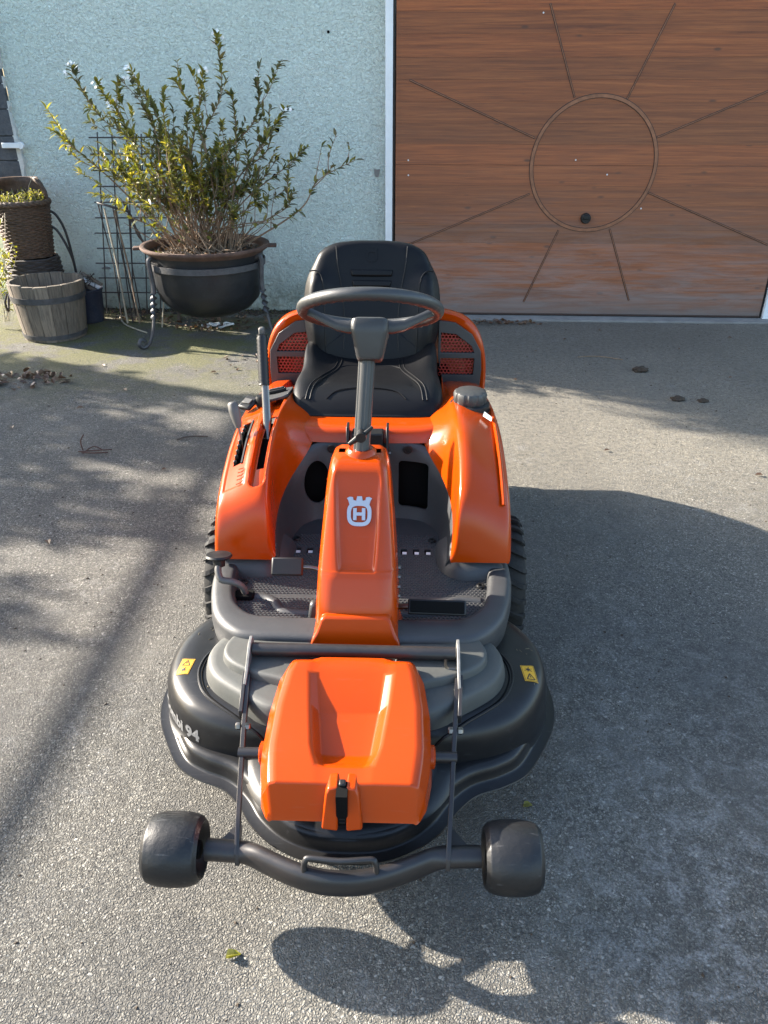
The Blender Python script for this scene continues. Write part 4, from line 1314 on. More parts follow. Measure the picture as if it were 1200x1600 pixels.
for s in (-1, 1):
    poly = lobe_half if s > 0 else [(-x, y) for x, y in reversed(lobe_half)]
    poly = spline(poly, 5, True)
    m = MB()
    m.loft(rings(poly, LOBEPROF), closed=True)
    m.f.append(tuple(9 * len(poly) + k for k in range(len(poly))))
    o = recalc(mp('side_housing', m, 'deck', deck, sm=55))
    bvhs[s] = BVHTree.FromPolygons([Vector(v) for v in m.v], m.f)
    # raised bead that carries the lettering
    # grey belt cover
    bh = [(0.085, 1.315), (0.150, 1.303), (0.195, 1.305), (0.255, 1.342), (0.338, 1.405), (0.372, 1.468), (0.372, 1.53), (0.340, 1.585), (0.27, 1.615), (0.16, 1.62), (0.095, 1.60), (0.085, 1.46)]
    bp = bh if s > 0 else [(-x, y) for x, y in reversed(bh)]
    bp = spline(bp, 5, True)
    m = MB(); m.loft(rings(bp, [(0.0, 0.292), (0.003, 0.315), (0.008, 0.334), (0.012, 0.341), (0.018, 0.3445), (0.032, 0.346)]), closed=True)
    m.f.append(tuple(5 * len(bp) + k for k in range(len(bp))))
    bc = recalc(mp('belt_cover', m, 'belt', deck, sm=50))
    lid = [(0.11, 1.385), (0.20, 1.388), (0.285, 1.425), (0.325, 1.47), (0.325, 1.525), (0.29, 1.57), (0.20, 1.585), (0.11, 1.58)]
    lp = lid if s > 0 else [(-x, y) for x, y in reversed(lid)]
    lp = spline(lp, 4, True)
    m = MB(); m.loft(rings(lp, [(0.0, 0.340), (0.004, 0.360), (0.007, 0.3655), (0.011, 0.3675), (0.016, 0.368)]), closed=True)
    m.f.append(tuple(4 * len(lp) + k for k in range(len(lp))))
    recalc(mp('raised_lid', m, 'belt', bc, sm=50))
    # thin pressed bead following the outside of the cover
    arc = spline([(s * 0.20, 1.292), (s * 0.262, 1.325), (s * 0.352, 1.392), (s * 0.389, 1.462), (s * 0.391, 1.525), (s * 0.372, 1.57)], 8)
    pts = []
    for x, y in arc:
        hit = bvhs[s].ray_cast(Vector((x, y, 1)), Vector((0, 0, -1)))
        pts.append((x, y, (hit[0].z if hit[0] else 0.3) + 0.0005))
    m = MB(); m.tube(pts, 0.0032, 8); mp('pressed_bead', m, 'deck', deck)
    m = MB(); m.tube([(x * (1 - 0.022), y, z) for x, y, z in pts], 0.0022, 6); mp('bead_gap', m, 'void', deck)

def drape(s, x, y, lift):
    h = bvhs[s].ray_cast(Vector((x, y, 1)), Vector((0, 0, -1)))
    p, nn = h[0], h[1]
    if nn.z < 0:
        nn = -nn
    return p + nn * lift
# warning stickers
def sticker(s, cx, cy, w, h, rot, flip):
    def at(a, b, lift):
        c_, s_ = cos(rot), sin(rot)
        return drape(s, cx + (a * c_ - b * s_) , cy + (a * s_ + b * c_), lift)
    def grid(name, mat, parent, x0, x1, y0, y1, lift, n=5):
        m = MB()
        rows = [[at(x0 + (x1 - x0) * i / n, y0 + (y1 - y0) * j / n, lift) for i in range(n + 1)] for j in range(n + 1)]
        m.loft(rows)
        o = recalc(mp(name, m, mat, parent, sm=60))
        return o
    st = grid('warning_sticker', 'sticker', mower, -w / 2, w / 2, -h / 2, h / 2, 0.0012)
    ln = 0.0012
    L = MB()
    def stroke(p, q, wd=0.0011):
        p, q = Vector(p), Vector(q)
        d = (q - p).normalized(); e = Vector((-d.y, d.x)) * wd
        n = 4
        rows = [[at(*(p + (q - p) * k / n + e), 0.0018) for k in range(n + 1)], [at(*(p + (q - p) * k / n - e), 0.0018) for k in range(n + 1)]]
        L.loft(rows)
    a, b = w / 2 - 0.0022, h / 2 - 0.0022
    for p, q in (((-a, -b), (a, -b)), ((a, -b), (a, b)), ((a, b), (-a, b)), ((-a, b), (-a, -b))):
        stroke(p, q, 0.0005)
    k = -1 if flip else 1
    ty = k * h * 0.22
    T = [(-0.010, ty - 0.009), (0.010, ty - 0.009), (0.0, ty + 0.010)]
    for i in range(3):
        stroke(T[i], T[(i + 1) % 3], 0.0012)
    stroke((0, ty - 0.0035), (0, ty + 0.003), 0.001)
    cyy = -k * h * 0.22
    for i in range(6):          # flying-object burst
        an = i * pi / 3 + 0.3
        stroke((0.004 * cos(an), cyy + 0.004 * sin(an)), (0.0105 * cos(an), cyy + 0.0095 * sin(an)), 0.0011 if i % 2 else 0.0007)
    N = 10
    L.add([at(0.0046 * cos(2 * pi * i / N), cyy + 0.0046 * sin(2 * pi * i / N), 0.0018) for i in range(N)], [tuple(range(N))])
    recalc(mp('printed_symbols', L, 'ink', st, sm=0))
sticker(-1, -0.432, 1.500, 0.034, 0.056, radians(-6), False)
sticker(1, 0.436, 1.500, 0.034, 0.056, radians(6), True)

# lettering wrapped on the wall of the left housing
tv, tf = text_mesh('Combi 94', 0.047, 0.0020)
path = spline([(-0.4945, 1.535), (-0.4905, 1.503), (-0.483, 1.472), (-0.468, 1.437), (-0.448, 1.403), (-0.420, 1.370), (-0.385, 1.342), (-0.345, 1.320)], 10)
cum = [0.0]
for a, b in zip(path[:-1], path[1:]):
    cum.append(cum[-1] + sqrt((a[0] - b[0]) ** 2 + (a[1] - b[1]) ** 2))
def along(d):
    for i in range(len(cum) - 1):
        if cum[i + 1] >= d:
            t = (d - cum[i]) / (cum[i + 1] - cum[i])
            a, b = path[i], path[i + 1]
            tx, ty = (b[0] - a[0]), (b[1] - a[1]); l = sqrt(tx * tx + ty * ty)
            return (a[0] + tx * t, a[1] + ty * t, ty / l, -tx / l)
    a, b = path[-2], path[-1]
    return (b[0], b[1], 0, -1)
vv = []
width = max(v[0] for v in tv)
start = 0.068
for x, y, z in tv:
    px, py, nx, ny = along(start + x * 0.98)
    zc = 0.212 + y * 0.95
    cast_from = Vector((px - abs(nx) * 0 + (nx if nx < 0 else -nx) * 0.0, py, zc))
    out = Vector((ny, -nx, 0))
    o_ = Vector((nx, ny, 0))
    if o_.x > 0:
        o_ = -o_
    if o_.y > 0 and abs(o_.y) > abs(o_.x):
        o_ = -o_
    h = bvhs[-1].ray_cast(Vector((px, py, zc)) + o_ * 0.08, -o_)
    if h[0] is None:
        vv.append(Vector((px, py, zc)))
    else:
        nn = h[1] if h[1].dot(o_) > 0 else -h[1]
        vv.append(h[0] + nn * 0.0012)
lt = mk('lettering', vv, tf, 'letter', mower, sm=0, off=MO)

# ---------------------------------------------------------------- orange deck cover
def deck_cover():
    ys = [1.062, 1.068, 1.094, 1.135, 1.160, 1.185, 1.290, 1.375, 1.405, 1.425, 1.432]
    zr = [0.272, 0.285, 0.348, 0.356, 0.360, 0.364, 0.378, 0.400, 0.404, 0.392, 0.300]     # side ridges
    zc = [0.272, 0.285, 0.347, 0.351, 0.334, 0.327, 0.350, 0.393, 0.400, 0.402, 0.300]     # sunk middle
    xo = [0.140, 0.143, 0.150, 0.156, 0.159, 0.161, 0.160, 0.148, 0.140, 0.128, 0.120]     # ridge outer
    xi = [0.050, 0.050, 0.050, 0.052, 0.060, 0.066, 0.080, 0.090, 0.092, 0.088, 0.082]     # ridge inner edge
    xs = [0.150, 0.155, 0.168, 0.176, 0.180, 0.182, 0.182, 0.170, 0.160, 0.146, 0.135]     # side face
    rows = []
    for y, r, c, o, i, s in zip(ys, zr, zc, xo, xi, xs):
        d = r - c
        h = [(s + 0.004, min(0.272, r - 0.003) if y > 1.065 else r - 0.001), (s, r - (0.035 if 1.09 < y < 1.42 else 0.004)), (o + 0.004, r - 0.006 if 1.09 < y < 1.42 else r), (o - 0.012, r), (i + 0.012, r), (i + 0.003, r - 0.12 * d - (0.002 if d > 0.005 else 0)), (i - 0.013, c + 0.06 * d), (i * 0.45, c)]
        full = [(-x, y, z) for x, z in h] + [(0, y, c)] + [(x, y, z) for x, z in reversed(h)]
        rows.append(full)
    m = MB(); m.loft(rows)
    o = recalc(mp('deck_cover', m, 'orange', sm=0, sub=0))
    for p in o.data.polygons:
        p.use_smooth = True
    b = o.modifiers.new('bevel', 'BEVEL'); b.width = 0.0045; b.segments = 3; b.limit_method = 'ANGLE'; b.angle_limit = radians(14)
    wnm = o.modifiers.new('normals', 'WEIGHTED_NORMAL'); wnm.keep_sharp = False
    return o
dc = deck_cover()
for s in (-1, 1):
    m = MB()
    P = [(s * 0.0085, 0.262), (s * 0.042, 0.268), (s * 0.034, 0.338), (s * 0.028, 0.349), (s * 0.0085, 0.351)]
    rows = [[(x * 1.0, 1.046 + max(0, z - 0.27) * 0.42, z) for x, z in P], [(x * 1.06, 1.12, z) for x, z in P]]
    m.loft(rows, closed=True, capa=True, capb=True)
    recalc(mp('latch_cheek', m, 'orange', dc, bevel=0.004, seg=3))
m = MB(); m.box((0, 1.078, 0.308), (0.023, 0.04, 0.082)); mp('latch_slot', m, 'void', dc, sm=0)
m = MB()
for k in range(11):
    z = 0.278 + 0.0063 * k
    m.box((0, 1.056 + max(0, z - 0.27) * 0.40, z), (0.013, 0.008, 0.0048))
lt2 = mp('latch', m, 'black', dc, sm=0)
m = MB(); m.box((0, 1.091, 0.352), (0.014, 0.016, 0.008)); mp('latch_clip', m, 'black', dc, bevel=0.003)
for s in (-1, 1):
    m = MB(); m.lathe([(0.026, 0.0), (0.026, 0.010), (0.020, 0.013)], (s * 0.180, 1.215, 0.300), 20, 'X')
    m.v = [(s * 0.180 + s * abs(x - s * 0.180), y, z) for x, y, z in m.v]
    recalc(mp('pivot_boss', m, 'orange', dc))

# ---------------------------------------------------------------- lifting frame
m = MB(); m.tube([(-0.246, 1.468, 0.385), (0.246, 1.464, 0.385)], 0.0165, 20); cb_ = mp('cross_tube', m, 'darksteel', sm=50)
for s in (-1, 1):
    x = s * 0.252
    m = MB(); m.prism([(1.452, 0.345), (1.488, 0.360), (1.496, 0.392), (1.486, 0.412), (1.458, 0.408), (1.40, 0.370), (1.372, 0.358), (1.372, 0.338), (1.40, 0.340)], lambda a, b, t: (t, a, b), x - 0.0035, x + 0.0035)
    recalc(mp('end_plate', m, 'chip', cb_, bevel=0.001, seg=1))
    arm = [(1.405, 0.362), (1.28, 0.333), (1.20, 0.300), (1.10, 0.250), (1.030, 0.205), (1.022, 0.180), (1.038, 0.172), (1.052, 0.196), (1.11, 0.236), (1.21, 0.284), (1.285, 0.315), (1.405, 0.342)]
    m = MB(); m.prism(arm, lambda a, b, t: (t - s * 0.030 * max(0, (1.40 - a)) / 0.36, a, b), x - s * 0.004 - 0.005, x - s * 0.004 + 0.005)
    ar = recalc(mp('lift_arm', m, 'darksteel', bevel=0.001, seg=1))
    m = MB(); m.prism([(1.30, 0.318), (1.30, 0.342), (1.41, 0.366), (1.41, 0.345)], lambda a, b, t: (t - s * 0.030 * max(0, (1.40 - a)) / 0.36, a, b), x + s * 0.0055 - 0.0045, x + s * 0.0055 + 0.0045)
    recalc(mp('arm_doubler', m, 'darksteel', ar, bevel=0.001, seg=1))
    for side in (-1, 1):
        m = MB(); m.lathe([(0.0085, 0.0), (0.0085, 0.008), (0.006, 0.011)], (0, 0, 0), 6, 'X')
        m.v = [(x - s * 0.013 + side * (0.006 + a), 1.272 + b, 0.323 + c) for a, b, c in m.v]
        recalc(mp('bolt', m, 'steel', ar))
    m = MB(); m.tube([(s * 0.190, 1.215, 0.300), (s * 0.240, 1.215, 0.300)], 0.0125, 14); mp('pivot_pin', m, 'darksteel', ar)
    # spring hook by the end plate
    if s > 0:
        m = MB(); m.tube(spline([(0.244, 1.43, 0.366), (0.228, 1.43, 0.366), (0.221, 1.432, 0.376), (0.221, 1.435, 0.390)], 5), 0.0035, 8); mp('hook', m, 'steel', ar)
m = MB(); m.tube([(-0.252, 1.512, 0.32), (-0.252, 1.505, 0.368)], 0.007, 10); mp('guide_pin', m, 'steel', cb_)

# ---------------------------------------------------------------- front bar, grab handle and support wheels
bz = 0.19
P = [(-0.285, 1.052), (-0.238, 1.050), (-0.198, 1.046), (-0.150, 1.024), (-0.095, 1.000), (-0.045, 0.986), (0.0, 0.982)]
P = spline(P + [(-x, y) for x, y in reversed(P[:-1])], 6)
rows = []
for i, (x, y) in enumerate(P):
    a = Vector(P[max(0, i - 1)]); b = Vector(P[min(len(P) - 1, i + 1)])
    t = (b - a).normalized(); nx, ny = t.y, -t.x
    f = max(0.0, min(1.0, (0.215 - abs(x)) / 0.05))
    f = f * f * (3 - 2 * f)
    rw, rh = 0.0225 + (-0.004) * f, 0.0225 + 0.0075 * f
    rows.append([(x + nx * rw * math.copysign(abs(cos(q)) ** (1 - 0.25 * f), cos(q)), y + ny * rw * math.copysign(abs(cos(q)) ** (1 - 0.25 * f), cos(q)), bz + rh * sin(q)) for q in [2 * pi * k / 20 for k in range(20)]])
m = MB(); m.loft(rows, closed=True, capa=True, capb=True); bar = recalc(mp('front_bar', m, 'darksteel', sm=60))
for s in (-1, 1):
    m = MB(); m.prism([(s * 0.275, 1.056), (s * 0.215, 1.056), (s * 0.222, 1.115), (s * 0.232, 1.118)], lambda a, b, t: (a, b, t), 0.186, 0.192); recalc(mp('gusset', m, 'darksteel', bar, bevel=0.001, seg=1))
hx = 0.072
hp_ = [(-hx, 0.988, bz + 0.022), (-hx, 0.992, bz + 0.040), (-hx + 0.003, 0.994, bz + 0.050), (-hx + 0.012, 0.996, bz + 0.056), (0, 0.990, bz + 0.057), (hx - 0.012, 0.996, bz + 0.056), (hx - 0.003, 0.994, bz + 0.050), (hx, 0.992, bz + 0.040), (hx, 0.988, bz + 0.022)]
m = MB(); m.tube(spline(hp_, 4), 0.0062, 10); mp('grab_handle', m, 'darksteel', bar, sm=60)
for s in (-1, 1):
    w = 0.116
    cx = s * 0.350
    R_ = 0.0745
    base = [(0.40, 0.030), (0.55, 0.028), (0.66, 0.012), (0.72, 0.002), (0.78, 0.0), (0.86, 0.006), (0.90, 0.0085), (0.905, 0.011), (0.95, 0.020), (0.985, w * 0.30)]
    prof = [(R_ * k, -w / 2 + e) for k, e in base] + [(R_, 0)] + [(R_ * k, w / 2 - e) for k, e in reversed(base)]
    m = MB(); m.lathe(prof, (cx, 1.052, bz), 48, 'X'); wl = mp('support_wheel', m, 'roller', sm=50)
    m = MB(); m.lathe([(0.014, -w / 2 + 0.004), (0.018, -w / 2 + 0.006), (0.020, -w / 2 + 0.022), (0.031, -w / 2 + 0.030), (0.031, w / 2 - 0.030), (0.020, w / 2 - 0.022), (0.018, w / 2 - 0.006), (0.014, w / 2 - 0.004)], (cx, 1.052, bz), 24, 'X'); mp('hub', m, 'void', wl)

# dry grass crumbs lying on the deck and covers
GB = MB()
for k in range(70):
    s = rng.choice((-1, 1))
    x = s * rng.uniform(0.12, 0.46); y = rng.uniform(1.32, 1.72)
    h = bvhs[s].ray_cast(Vector((x, y, 1)), Vector((0, 0, -1)))
    if h[0] is None or h[0].z < 0.29:
        continue
    a = rng.uniform(0, 6.28); L = rng.uniform(0.002, 0.007)
    p = h[0] + Vector((0, 0, 0.001))
    d = Vector((cos(a), sin(a), 0)) * L; e = Vector((-sin(a), cos(a), 0)) * 0.0009
    GB.add([p - d - e, p + d - e, p + d + e, p - d + e, p - d * 0.9 + Vector((0, 0, 0.0012)), p + d * 0.9 + Vector((0, 0, 0.0012))], [(0, 1, 5, 4), (2, 3, 4, 5), (1, 2, 5), (3, 0, 4)])
M['crumb'] = plain('dry_grass_crumbs', (0.13, 0.11, 0.07), 0.9, var=0.3)
gb = mp('grass_crumbs', GB, 'crumb', deck, sm=0)
gb['kind'] = 'stuff'
# ================================================================== POTS, PLANTS, LITTER
M['iron'] = plain('blackened_cast_iron', (0.011, 0.012, 0.014), 0.40, var=0.35, nscale=6, bump=0.0015, bscale=40, dust=0.25, dustcol=(0.07, 0.066, 0.06), spec=0.4)
M['rust'] = plain('rusty_iron', (0.070, 0.036, 0.024), 0.78, var=0.4, nscale=14, bump=0.0015, bscale=70, dust=0.3, dustcol=(0.22, 0.18, 0.15))
M['band'] = plain('weathered_iron_band', (0.060, 0.060, 0.063), 0.55, metal=0.3, var=0.35, nscale=18, bump=0.001, bscale=60)
M['soil'] = plain('potting_soil', (0.040, 0.028, 0.018), 0.95, var=0.5, nscale=40, bump=0.01, bscale=50)
M['barkk'] = plain('shrub_bark', (0.20, 0.135, 0.085), 0.85, var=0.35, nscale=30)
M['darkbark'] = plain('dark_branch_bark', (0.060, 0.045, 0.035), 0.9, var=0.4, nscale=20, bump=0.002, bscale=50)
M['cane'] = plain('bamboo_cane', (0.33, 0.28, 0.20), 0.6, var=0.25, nscale=20)
M['wire'] = plain('rusted_dark_wire', (0.035, 0.028, 0.025), 0.7, var=0.3, nscale=30)
M['plant_white'] = plain('white_petals', (0.78, 0.78, 0.74), 0.6, var=0.06)
M['wicker'] = plain('dark_brown_wicker', (0.075, 0.045, 0.028), 0.7, var=0.45, nscale=40)
M['navy'] = plain('navy_plastic', (0.014, 0.022, 0.045), 0.45, var=0.2, dust=0.2)
M['cable'] = plain('black_hose', (0.010, 0.010, 0.011), 0.5, var=0.1)

def leafmat(name, c0, c1, c2, trans=0.35):
    t = NT(name)
    oi = t.n('NewGeometry')
    rnd = oi.outputs['Random Per Island']
    col = t.ramp(rnd, [(0.0, c0), (0.55, c1), (1.0, c2)])
    n = t.noise(35, 3)
    col = t.mix(t.math('MULTIPLY', n, 0.25), col, [x * 0.55 for x in c0])
    t.l(col, t.b.inputs['Base Color'])
    t.b.inputs['Roughness'].default_value = 0.45
    tr = t.n('BsdfTranslucent')
    t.l(t.mix(1.0, col, (1.5, 1.5, 0.55), 'MULTIPLY'), tr.inputs[0])
    mx = t.n('MixShader'); mx.inputs[0].default_value = trans
    t.l(t.b.outputs[0], mx.inputs[1]); t.l(tr.outputs[0], mx.inputs[2]); t.l(mx.outputs[0], t.out.inputs[0])
    return t.m
M['leaf'] = leafmat('shrub_leaves', (0.085, 0.10, 0.022), (0.19, 0.185, 0.036), (0.34, 0.28, 0.06), 0.40)
M['leafdark'] = leafmat('dark_shrub_leaves', (0.055, 0.070, 0.030), (0.100, 0.105, 0.045), (0.16, 0.125, 0.06), 0.3)
M['litter'] = leafmat('dead_leaves', (0.055, 0.028, 0.016), (0.105, 0.055, 0.030), (0.20, 0.13, 0.08), 0.12)
M['paleleaf'] = leafmat('yellow_green_leaves', (0.15, 0.16, 0.03), (0.25, 0.24, 0.05), (0.38, 0.33, 0.10), 0.4)
M['evergreen'] = leafmat('evergreen_leaves', (0.025, 0.045, 0.015), (0.045, 0.075, 0.022), (0.08, 0.11, 0.03), 0.2)

def stave_wood(name, c):
    t = NT(name)
    P = t.co()
    g = t.noise(1.0, 6, 0.65, t.map(P, (90, 90, 6)))
    col = t.ramp(g, [(0.3, [x * 0.5 for x in c]), (0.55, c), (0.8, [x * 1.45 for x in c])])
    oi = t.n('ObjectInfo')
    col = t.mix(1.0, col, t.ramp(oi.outputs['Random'], [(0, 0.75), (1, 1.2)]), 'MULTIPLY')
    col = t.mix(t.ramp(t.noise(7, 6, 0.7), [(0.5, 0.0), (0.75, 0.5)]), col, (0.08, 0.07, 0.055))
    t.l(col, t.b.inputs['Base Color']); t.b.inputs['Roughness'].default_value = 0.8
    t.bump(g, 0.0012)
    return t.m
M['stave'] = stave_wood('weathered_oak', (0.150, 0.120, 0.088))

def leaf_add(mb, p, d, up, L, W, fold=0.25, droop=0.15):
    """one leaf: pointed oval folded on its midrib, 6 faces"""
    d = d.normalized()
    s = d.cross(up)
    s = s.normalized() if s.length > 1e-4 else d.orthogonal().normalized()
    n = s.cross(d)
    q = [p, p + d * L * 0.3 - n * L * droop * 0.1, p + d * L * 0.68 - n * L * droop * 0.5, p + d * L - n * L * droop]
    e = n * W * fold
    mb.add([q[0], q[1] + s * W * 0.5 + e, q[2] + s * W * 0.40 + e, q[3], q[2] - s * W * 0.40 + e, q[1] - s * W * 0.5 + e, q[1], q[2]],
           [(0, 6, 1), (6, 7, 2, 1), (7, 3, 2), (0, 5, 6), (5, 4, 7, 6), (4, 3, 7)])

def rvec(r=1.0):
    while True:
        v = Vector((rng.uniform(-1, 1), rng.uniform(-1, 1), rng.uniform(-1, 1)))
        if 0.05 < v.length < 1:
            return v.normalized() * r

# ---------------------------------------------------------------- cauldron and its stand
CC = Vector((-1.345, 5.50, 0))
RC = 0.425
caul = thing('cauldron', 'large black cast iron cauldron with rusty rim used as a planter', 'cauldron', tuple(CC))
def cp(name, mb, mat, parent=None, **kw):
    return mb.build(name, mat, parent or caul, off=tuple(CC), **kw)
prof_out = [(0.0, 0.158), (0.10, 0.162), (0.20, 0.182), (0.285, 0.222), (0.345, 0.285), (0.372, 0.36), (0.380, 0.45), (0.385, 0.53), (0.392, 0.585), (0.405, 0.612)]
prof_in = [(0.395, 0.612), (0.378, 0.58), (0.37, 0.50), (0.365, 0.40)]
m = MB(); m.lathe(prof_out + prof_in, tuple(CC), 64, mod=lambda a, h: 1 + 0.004 * sin(3 * a)); bowl = cp('bowl', m, 'iron', sm=50)
m = MB(); m.lathe([(0.392, 0.592), (0.408, 0.606), (0.436, 0.625), (0.443, 0.636), (0.440, 0.648), (0.428, 0.650), (0.402, 0.640), (0.392, 0.62)], tuple(CC), 64, close=True); recalc(cp('rim', m, 'rust', sm=50))
for a in (radians(192), radians(8)):
    d = Vector((cos(a), sin(a), 0)); e = Vector((-d.y, d.x, 0))
    m = MB(); m.box(CC + d * 0.452 + Vector((0, 0, 0.628)), (0.075, 0.07, 0.020), Matrix.Rotation(a, 3, 'Z')); cp('lug', m, 'rust', bevel=0.006)
m = MB(); m.lathe([(0.0, 0.605), (0.18, 0.600), (0.33, 0.585), (0.385, 0.575)], tuple(CC), 40, mod=lambda a, h: 1 + 0.01 * sin(7 * a)); cp('soil', m, 'soil', sm=60)

stand = thing('cauldron_stand', 'wrought iron stand with twisted scroll legs holding the black cauldron', 'plant stand', tuple(CC))
m = MB(); m.lathe([(0.3955, 0.508), (0.4035, 0.508), (0.4050, 0.548), (0.3970, 0.548)], tuple(CC), 64, close=True); recalc(m.build('band', 'band', stand, off=tuple(CC), sm=40))
for k, a in enumerate((radians(222), radians(-18), radians(100))):
    d = Vector((cos(a), sin(a), 0))
    e = Vector((-sin(a), cos(a), 0))
    def at(r, z):
        return CC + d * r + Vector((0, 0, z))
    # flat bar hooked over the band
    pts = [at(0.385, 0.575), at(0.405, 0.590), at(0.428, 0.578), at(0.428, 0.52), at(0.420, 0.42), at(0.425, 0.36)]
    m = MB(); m.tube(spline(pts, 5), 0.022, 8, flat=0.30, up=tuple(d)) if False else m.tube(spline(pts, 5), 0.018, 8, flat=0.9)
    leg = m.build('leg', 'band', stand, off=tuple(CC))
    # twisted middle
    m = MB(); rows = []
    N = 30
    for i in range(N + 1):
        t = i / N
        c = at(0.425 + 0.02 * t, 0.37 - 0.17 * t)
        th = t * 4 * pi
        ring = []
        for q in range(8):
            b = 2 * pi * q / 8
            u = 0.024 * cos(b); w = 0.008 * sin(b)
            ring.append(c + d * (u * cos(th) - w * sin(th)) + e * (u * sin(th) + w * cos(th)))
        rows.append(ring)
    m.loft(rows, closed=True, capa=True, capb=True); recalc(m.build('twist', 'band', leg, off=tuple(CC)))
    pts = [at(0.445, 0.215), at(0.455, 0.16), at(0.475, 0.09), at(0.505, 0.035), at(0.54, 0.012), at(0.565, 0.018), at(0.578, 0.042), at(0.565, 0.066), at(0.542, 0.066), at(0.533, 0.05)]
    m = MB(); m.tube(spline(pts, 5), 0.0155, 8, flat=0.75); m.build('scroll_foot', 'band', leg, off=tuple(CC))

# ---------------------------------------------------------------- flowering shrub
shrub = thing('flowering_shrub', 'leggy yellow-green shrub with small white flowers growing in the cauldron', 'shrub', (CC.x, CC.y, 0.60))
SO = (CC.x, CC.y, 0.60)
tips = [(-1.121, 5.45, 1.86), (-2.045, 5.42, 1.70), (-2.25, 5.45, 1.345), (-1.661, 5.40, 1.66), (-0.72, 5.45, 1.48), (-0.607, 5.5, 1.25), (-0.892, 5.45, 1.62), (-0.293, 5.55, 1.175), (-1.40, 5.4, 1.63), (-1.25, 5.55, 1.70),
        (-1.85, 5.5, 1.50), (-1.60, 5.3, 1.50), (-1.05, 5.4, 1.55), (-1.98, 5.3, 0.98), (-0.70, 5.3, 0.95), (-1.72, 5.3, 1.25), (-1.3, 5.25, 1.45), (-0.85, 5.6, 1.35), (-1.52, 5.55, 1.58), (-1.95, 5.55, 1.62)]
for k in range(40):
    a = rng.uniform(0, 2 * pi)
    rr = rng.uniform(0.15, 0.62)
    tips.append((CC.x + cos(a) * rr - 0.06, CC.y + sin(a) * rr * 0.8 - 0.04, 0.60 + rng.uniform(0.28, 0.86) * (1.10 - rr * 0.75)))
stems, leaves, darkl, fl_ = MB(), MB(), MB(), MB()
for k, tp in enumerate(tips):
    tp = Vector(tp)
    a = rng.uniform(0, 2 * pi); r0 = rng.uniform(0.02, 0.20)
    b0 = Vector((CC.x + cos(a) * r0 * 0.9 + (tp.x - CC.x) * 0.15, CC.y + sin(a) * r0 * 0.6, 0.585))
    mid = b0.lerp(tp, 0.45) + Vector((rng.uniform(-0.09, 0.09), rng.uniform(-0.08, 0.05), rng.uniform(-0.02, 0.12)))
    m2 = b0.lerp(tp, 0.75) + Vector((rng.uniform(-0.06, 0.06), rng.uniform(-0.05, 0.04), rng.uniform(-0.01, 0.07)))
    pts = [Vector(p) for p in spline([b0, mid, m2, tp], 7)]
    r1 = rng.uniform(0.0045, 0.008)
    stems.tube(pts, [r1 * (1 - 0.78 * i / (len(pts) - 1)) for i in range(len(pts))], 5)
    twigs = [(pts, 1.0)]
    for q in range(rng.randint(3, 6)):        # side twigs
        i0 = rng.randint(3, len(pts) - 3)
        dirv = (pts[i0 + 1] - pts[i0 - 1]).normalized() + rvec(0.8) + Vector((0, 0, 0.35))
        L = rng.uniform(0.10, 0.30)
        e1 = pts[i0] + dirv.normalized() * L * 0.5 + rvec(0.02)
        e2 = pts[i0] + dirv.normalized() * L + Vector((0, 0, 0.04)) + rvec(0.02)
        if e2.z > 1.74:
            continue
        tw = [Vector(p) for p in spline([pts[i0], e1, e2], 5)]
        stems.tube(tw, [r1 * 0.5 * (1 - 0.6 * i / (len(tw) - 1)) for i in range(len(tw))], 4)
        twigs.append((tw, 0.8))
    for tw, w in twigs:
        n = len(tw)
        total = sum((tw[i + 1] - tw[i]).length for i in range(n - 1))
        cnt = int(total * 70 * w) + 3
        for q in range(cnt):
            if k == 7 and rng.random() < 0.6:
                continue
            t = rng.uniform(0.30, 1.0) ** 0.75
            f = t * (n - 1); i = min(n - 2, int(f)); p = tw[i].lerp(tw[i + 1], f - i)
            if p.z < 0.85 and rng.random() < 0.70:
                continue
            td = (tw[i + 1] - tw[i]).normalized()
            dd = (td * 0.75 + rvec(0.75) + Vector((0, 0, 0.1))).normalized()
            tgt = darkl if (k % 5 == 1 or (p.x > CC.x + 0.1 and rng.random() < 0.55)) and rng.random() < 0.85 else leaves  # darker leaves on the right put the shrub's shaded side into colour
            L = rng.uniform(0.022, 0.066)
            leaf_add(tgt, p, dd, Vector((rng.uniform(-.4, .4), rng.uniform(-.4, .4), 1)), L, L * rng.uniform(0.30, 0.44), 0.22, rng.uniform(0.0, 0.4))
for tx in (0, 1, 3, 4, 6, 9, 10, 19, 1, 3):
    tp = Vector(tips[tx]) + (rvec(0.03) if tx in (1, 3) else Vector((0, 0, 0)))
    for q in range(9 if tx in (0, 1, 3, 10) else 5):
        c = tp + rvec(0.034)
        ax = (rvec(0.6) + Vector((0, -0.6, 0.7))).normalized()
        u = ax.orthogonal().normalized()
        for s in range(5):
            an = 2 * pi * s / 5
            dv = Matrix.Rotation(an, 3, ax) @ u
            leaf_add(fl_, c, dv + ax * 0.25, ax, 0.0135, 0.011, 0.1, 0.1)
for k in range(85):
    a = rng.uniform(0, 2 * pi); r0 = 0.30 * sqrt(rng.random())
    p = Vector((CC.x + cos(a) * r0, CC.y + sin(a) * r0, 0.59))
    d1 = Vector((rng.uniform(-1, 1), rng.uniform(-0.8, 0.6), rng.uniform(0.5, 1.3))).normalized()
    L = rng.uniform(0.18, 0.42)
    stems.tube([p, p + d1 * L * 0.5 + rvec(0.03), p + d1 * L + rvec(0.05)], [0.0045, 0.0035, 0.0018], 5)
stems.build('stems', 'barkk', shrub, off=SO, sm=60)
